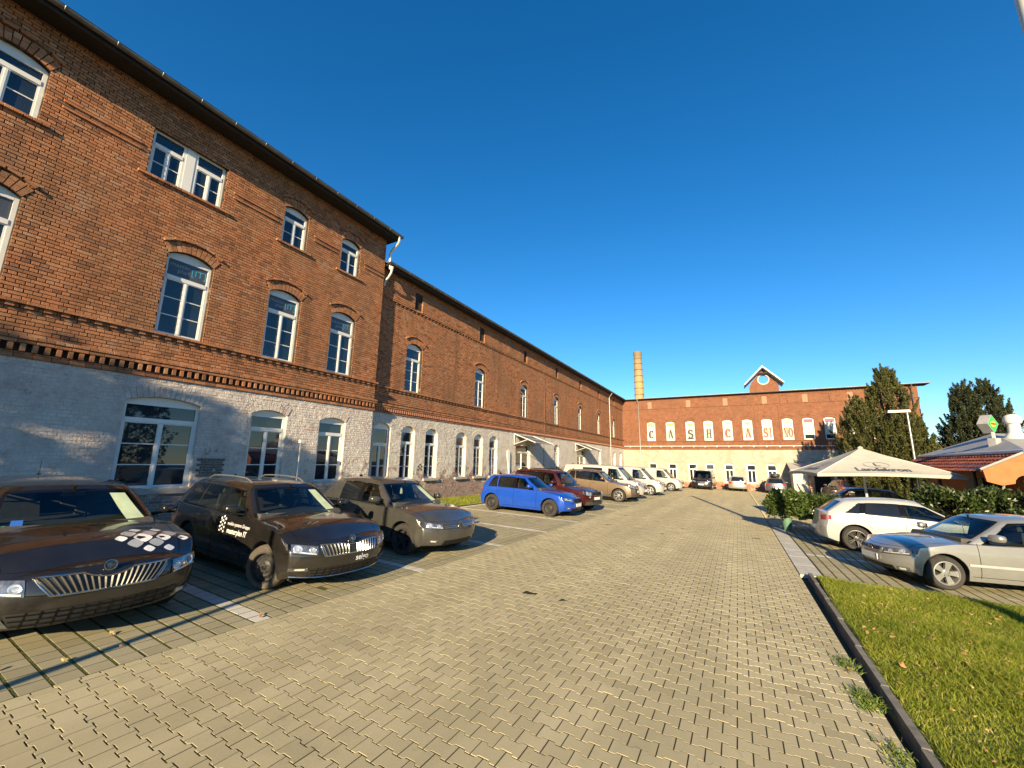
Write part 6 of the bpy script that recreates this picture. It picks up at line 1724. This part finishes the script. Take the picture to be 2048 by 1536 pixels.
bush('low_shrub', 4.5, 18.2, 2.2, 1.0, .0, 1.0, 6000, HED, 'dark shrub under the parasol', 'shrub', 'hedge before the kiosk', rnd_=.6)
# trees behind the camera shading the whitewashed wall
def shade_tree(x, y, h, w_, z0, n, label, nm='evergreen_tree'):
    e = bush(nm, x, y, w_, w_ * .8, z0, h, n, CON2, label, 'tree', 'trees behind the camera', ln=.30, wd=.14, rnd_=.6)
    MB().tube([(0, 0, -.1), (0, 0, h * .7)], [.2, .08], 8).build('trunk', BARK, e)
shade_tree(-9.6, -9.0, 7.4, 4.2, .2, 9000, 'evergreen tree behind the camera shading the nearest wall')
shade_tree(-12.8, -8.0, 7.6, 4.0, .2, 8000, 'evergreen tree behind the camera close to the wall')

for i, (x, y, h, w_) in enumerate(((21, -6, 9, 6), (20, 1, 8, 6), (22, 8, 9, 6), (21, 15, 8.5, 6))):
    shade_tree(x, y, h, w_, .3, 9000, ('first', 'second', 'third', 'fourth', 'fifth', 'sixth', 'seventh', 'eighth')[i] + ' tree of the row beyond the right picture edge')

# ------------------------------------------------------------------ parasol
k = N('parasol_cloth'); c = k.ramp(k.noise(k.pos(), 2.5, 4), [(.3, (.45, .435, .38)), (.7, (.52, .505, .45))])
k.bump(k.noise(k.pos(), 3.5, 3), .35, .05); CLOTH = k.out(c, .8, 0, .2); t = k.n('BsdfTranslucent'); k.l(c, t.inputs[0]); mx = k.n('MixShader'); mx.inputs[0].default_value = .25; k.l(k.b.outputs[0], mx.inputs[1]); k.l(t.outputs[0], mx.inputs[2]); k.l(mx.outputs[0], k.t.nodes['Material Output'].inputs[0])
ux, uy = 4.22, 20.3; ug = gz(ux, uy); um = empty('parasol', (ux, uy, ug), math.radians(7)); tag(um, 'large cream beer-garden parasol with printed lettering beside the kiosk', 'parasol')
zr_, zp_ = 1.99 - .0, 2.96
cor = [(-2, -2), (2, -2), (2, 2), (-2, 2)]
def canopy_pt(s_, u, v):      # side s_, u along edge 0..1, v 0 edge ..1 peak
    a, b_ = cor[s_], cor[(s_ + 1) % 4]; ex = a[0] + (b_[0] - a[0]) * u; ey = a[1] + (b_[1] - a[1]) * u
    z = zr_ + (zp_ - zr_) * (v ** 1.12) - .05 * sin(pi * u) * 4 * v * (1 - v) * .9 + .05 * sin(pi * u) * (1 - v) ** 3
    return (ex * (1 - v), ey * (1 - v), z)
b = MB()
for s_ in range(4): b.grid(lambda u, v: canopy_pt(s_, u, v), 12, 10)
cn = b.build('canopy', CLOTH, um, smooth=25)
b = MB()
for s_ in range(4): b.grid(lambda u, v: tuple(Vector(canopy_pt(s_, u, 0)) - Vector((0, 0, .10 * v))), 12, 1)
b.build('valance', CLOTH, cn)
b = MB(); b.lathe([(.10, -.03), (.08, .03), (0, .07)], 12, Matrix.Translation((0, 0, zp_))); b.build('finial', CLOTH, cn, smooth=40)
MB().tube([(0, 0, 0), (0, 0, zp_)], .038, 10).build('pole', WMET, um); MB().box((-.4, -.4, 0), (.4, .4, .08), taper=.02).build('base', CONC, um)
for i in range(4):
    a = Vector(cor[i]); MB().tube([(0, 0, zp_ - .06), (a.x * .98, a.y * .98, zr_ + .01)], .016, 5).build('rib', WMET, um)
INK = plain('parasol_ink', (.06, .07, .09), .7); INK2 = plain('parasol_ink_grey', (.30, .31, .30), .7)
def on_canopy(s_, hgt):
    def f(x, y):
        v = (hgt + y) / 2.1; return tuple(Vector(canopy_pt(s_, .5 + x / 4 / max(.1, 1 - v), v)) + Vector((0, -.012 if s_ == 0 else 0, .012)))
    return f
for s_ in (0, 3):
    put_text('Landskron', .42, on_canopy(s_, .42), INK, 'canopy_lettering', cn, None, .035, .85)
    put_text('L', .34, on_canopy(s_, .86), INK, 'canopy_emblem', cn, None, .02)
    f = on_canopy(s_, .86); b = MB(); ribbon(b, [(.36 * cos(a), .22 * sin(a)) for a in [2 * pi * i / 28 for i in range(29)]], [.05] * 29, lambda x, y: f(x, y)); b.build('canopy_wreath', INK2, cn)

# ------------------------------------------------------------------ kiosk on the right
KB_ = (8.6, 20.5, gz(8.6, 20.5)); ki = empty('snack_kiosk', KB_); kl = neg(KB_)
tag(ki, 'low kiosk with grey felt roof, red tile skirt and orange gable at the right edge', 'kiosk')
A_, B_, C_, D_ = (7.15, 24.8), (7.12, 16.9), (12.5, 16.7), (12.5, 25.0); ap = (8.75, 22.6, 3.17); ze = 2.34
GREYR = plain('kiosk_roof', (.34, .33, .31), .7, var=.12, scale=3)
b = MB(); b.add([(*p, ze) for p in (A_, B_, C_, D_)] + [ap], [(1, 4, 0), (2, 4, 1), (3, 4, 2), (0, 4, 3)][::1]); b.F = [f[::-1] for f in b.F]; b.build('roof', GREYR, ki, loc=kl)
b = MB()
for p, q in ((A_, B_), (B_, C_)): b.tube([(*p, ze - .02), (*q, ze - .02)], .055, 8); 
b.build('gutter', WMET, ki, loc=kl, smooth=40)
ORG = plain('orange_plaster', (.40, .14, .05), .85, var=.12, scale=5, bump=.3)
b = MB(); b.box((7.3, 17.3, -.7), (12.3, 24.6, ze - .08)); b.build('wall', ORG, ki, loc=kl)
# tiled skirt along the lane side: individual tiles
k = N('roof_tile'); TILE = k.out(k.ramp(k.island(), [(0, (.14, .035, .02)), (.5, (.22, .06, .03)), (1, (.28, .09, .05))]), .7, 0, .4)
tb_ = MB(); tb_.grid(lambda u, v: (0, 0, 0), 1, 1); tm_ = bpy.data.meshes.new('tile')
tv = []; nw = 6
for j in range(2):
    for i in range(nw + 1): tv.append((j * .20, -.10 + .2 * i / nw, .028 * sin(pi * i / nw) + (.02 if j == 1 else 0)))
for j in range(2):
    for i in range(nw + 1): tv.append((j * .20, -.10 + .2 * i / nw, .028 * sin(pi * i / nw) + (.02 if j == 1 else 0) - .012))
o_ = 2 * (nw + 1); fs = []
for i in range(nw): fs += [(i, nw + 1 + i, nw + 2 + i, i + 1), (o_ + i + 1, o_ + nw + 2 + i, o_ + nw + 1 + i, o_ + i), (nw + 1 + i, o_ + nw + 1 + i, o_ + nw + 2 + i, nw + 2 + i)]
tm_.from_pydata(tv, [], fs); tm_.materials.append(TILE)
slope = math.atan2(.50, .86)
sk = MB(); sk.add([(7.2, 24.8, ze - .07), (7.15, 17.0, ze - .07), (6.25, 17.0, 1.80), (6.5, 24.8, 1.80)], [(0, 1, 2, 3)]); sko = sk.build('tile_skirt', DARK, ki, loc=kl)
for r_ in range(5):
    for c_ in range(38):
        yy = 17.12 + c_ * .203; xx = 7.15 + (yy - 17.0) * .0064 - .02 - r_ * .19; zz = ze - .065 - r_ * .113
        o = link('tile', tm_, sko, (xx, yy, zz)); o.rotation_euler = (rnd.gauss(0, .01), pi - (pi - slope) if False else slope, pi); o.rotation_euler = Matrix.Rotation(pi, 3, 'Z').to_euler() if False else (0, slope, 0); o.rotation_euler = (Matrix.Rotation(pi, 3, 'Z') @ Matrix.Rotation(slope, 3, 'Y')).to_euler()
# orange scalloped gable end board below the skirt
b = MB(); poly = [(6.22, 1.78), (7.2, 2.30), (8.6, 2.30), (8.6, 1.55), (8.25, 1.50)]
for cx_, r_ in ((7.9, .28), (7.05, .24)):
    poly += [(cx_ + r_ * cos(a), 1.42 + r_ * sin(a)) for a in [pi * i / 8 for i in range(9)]]
poly += [(6.55, 1.36), (6.26, 1.46)]
b.prism(poly, lambda a, c_: (a, 17.06, c_), lambda a, c_: (a, 16.98, c_)); b.build('gable_board', ORG, ki, loc=kl)
b = MB(); b.tube([(6.16, 16.96, 1.80), (7.18, 16.96, 2.34)], .035, 6); b.build('verge', plain('verge_grey', (.3, .3, .29), .7), ki, loc=kl)
for y in (18.2, 20.8, 23.6): MB().tube([(6.45, y, -.7), (6.45, y, 1.85)], .05, 8).build('post', DARK, ki, loc=kl)
b = MB(); b.box((6.9, 19.0, -.6), (7.28, 20.2, 1.5)); b.build('door_leaf', plain('dark_door', (.05, .035, .03), .6), ki, loc=kl)
# roof vent and diamond sign
ve = empty('roof_vent', (8.5, 20.6, 2.95)); tag(ve, 'white round metal ventilator on the kiosk roof', 'ventilator')
MB().lathe([(.30, -.45), (.28, -.05), (.16, .12), (.15, .40), (.20, .43), (.23, .54), (.20, .66), (.11, .73), (0, .75)], 20).build('cowl', WMET, ve, smooth=35)
sg_ = empty('kiosk_sign', (7.70, 19.9, 2.50), math.radians(40)); tag(sg_, 'green diamond-shaped sign box with a red and yellow emblem above the kiosk', 'sign')
GRN = plain('sign_green', (.03, .42, .07), .4, var=.05); SGY = plain('sign_grey', (.33, .33, .33), .5)
MB().box((-.13, -.1, -.25), (.13, .1, .34)).build('post', SGY, sg_); MB().box((-.03, -.03, .34), (.03, .03, .55)).build('stem', WMET, sg_)
dz = .82; b = MB(); b.prism([(0, dz - .31), (.25, dz), (0, dz + .31), (-.25, dz)], lambda a, c_: (a, .24, c_), lambda a, c_: (a, -.05, c_)); bx_ = b.build('sign_box', SGY, sg_)
b = MB(); b.add([(x, -.053, z) for x, z in ((0, dz - .29), (.235, dz), (0, dz + .29), (-.235, dz))], [(0, 1, 2, 3)]); b.build('sign_face', GRN, bx_)
b = MB(); b.add([(.11 * cos(a), -.056, dz + .10 * sin(a)) for a in [2 * pi * i / 18 for i in range(18)]], [tuple(range(18))]); b.build('sign_emblem', plain('sign_yellow', (.75, .52, .06), .5), bx_)
b = MB(); b.add([(x, -.059, z) for x, z in ((-.13, dz - .02), (.10, dz - .05), (.13, dz + .02), (-.08, dz + .045))], [(0, 1, 2, 3)]); b.build('sign_emblem_band', plain('sign_red', (.5, .05, .02), .5), bx_)

# ------------------------------------------------------------------ lamps, mast, shed
lp = empty('street_lamp', (7.15, 25.3, gz(7.15, 25.3))); tag(lp, 'slim street lamp with a flat white head behind the parasol', 'street lamp')
MB().tube([(0, 0, 0), (0, 0, 1.2), (0, 0, 4.95)], [.05, .04, .032], 10).build('pole', STEEL, lp, smooth=40)
b = MB(); b.box((-.70, -.10, 4.93), (.12, .10, 5.04), taper=.03); b.build('lamp_head', WMET, lp)
ms = empty('tall_mast', (3.60, 6.55, gz(3.60, 6.55))); tag(ms, 'tall pale steel mast whose shaft cuts the top right picture corner', 'mast')
MB().tube([(0, 0, 0), (0, 0, 9.2)], [.12, .10], 20).build('shaft', plain('mast_paint', (.60, .58, .50), .6, var=.08), ms, smooth=40)
ms2 = empty('street_lamp', (-3.62, -3.9, gz(-3.62, -3.9))); tag(ms2, 'slim street lamp behind the camera, throwing its shadow over the near bays', 'street lamp')
MB().tube([(0, 0, 0), (0, 0, 5.2)], [.055, .045], 10).build('pole', STEEL, ms2); MB().box((-.5, -.1, 5.18), (.1, .1, 5.3), taper=.03).build('lamp_head', WMET, ms2)
# white doorway hut at the rear wing, right of the roof-box car
hb = empty('entrance_porch', (6.0, 50.4, gz(6, 50.4))); tag(hb, 'cream entrance porch with a grey lean-to roof at the rear wing', 'porch')
CRM = plain('porch_cream', (.52, .49, .40), .85, var=.08)
MB().box((-1.2, -1.0, 0), (-.05, 1.4, 2.35)).build('wall', CRM, hb); MB().box((-.045, -.95, 0), (.5, .4, 2.3)).build('patched_wall', plain('patched_brick', (.46, .25, .13), .9, var=.4, scale=3), hb)
b = MB(); b.add([(-1.4, -1.3, 2.35), (2.4, -1.3, 2.4), (2.4, 1.4, 3.1), (-1.4, 1.4, 3.0), (-1.4, -1.3, 2.43), (2.4, -1.3, 2.48), (2.4, 1.4, 3.18), (-1.4, 1.4, 3.08)], [(3, 2, 1, 0), (4, 5, 6, 7), (0, 1, 5, 4), (1, 2, 6, 5), (2, 3, 7, 6), (3, 0, 4, 7)]); b.build('roof', GREYR, hb)
b = MB(); b.box((2.1, -1.0, 0), (2.3, 1.4, 2.4)); b.build('side_wall', CRM, hb); MB().box((.55, 1.0, 0), (2.05, 1.2, 2.3)).build('dark_door', DARK, hb)
MB().box((-.62, -1.02, .9), (-.55, -1.0, 1.0)).build('handle', DARK, hb)
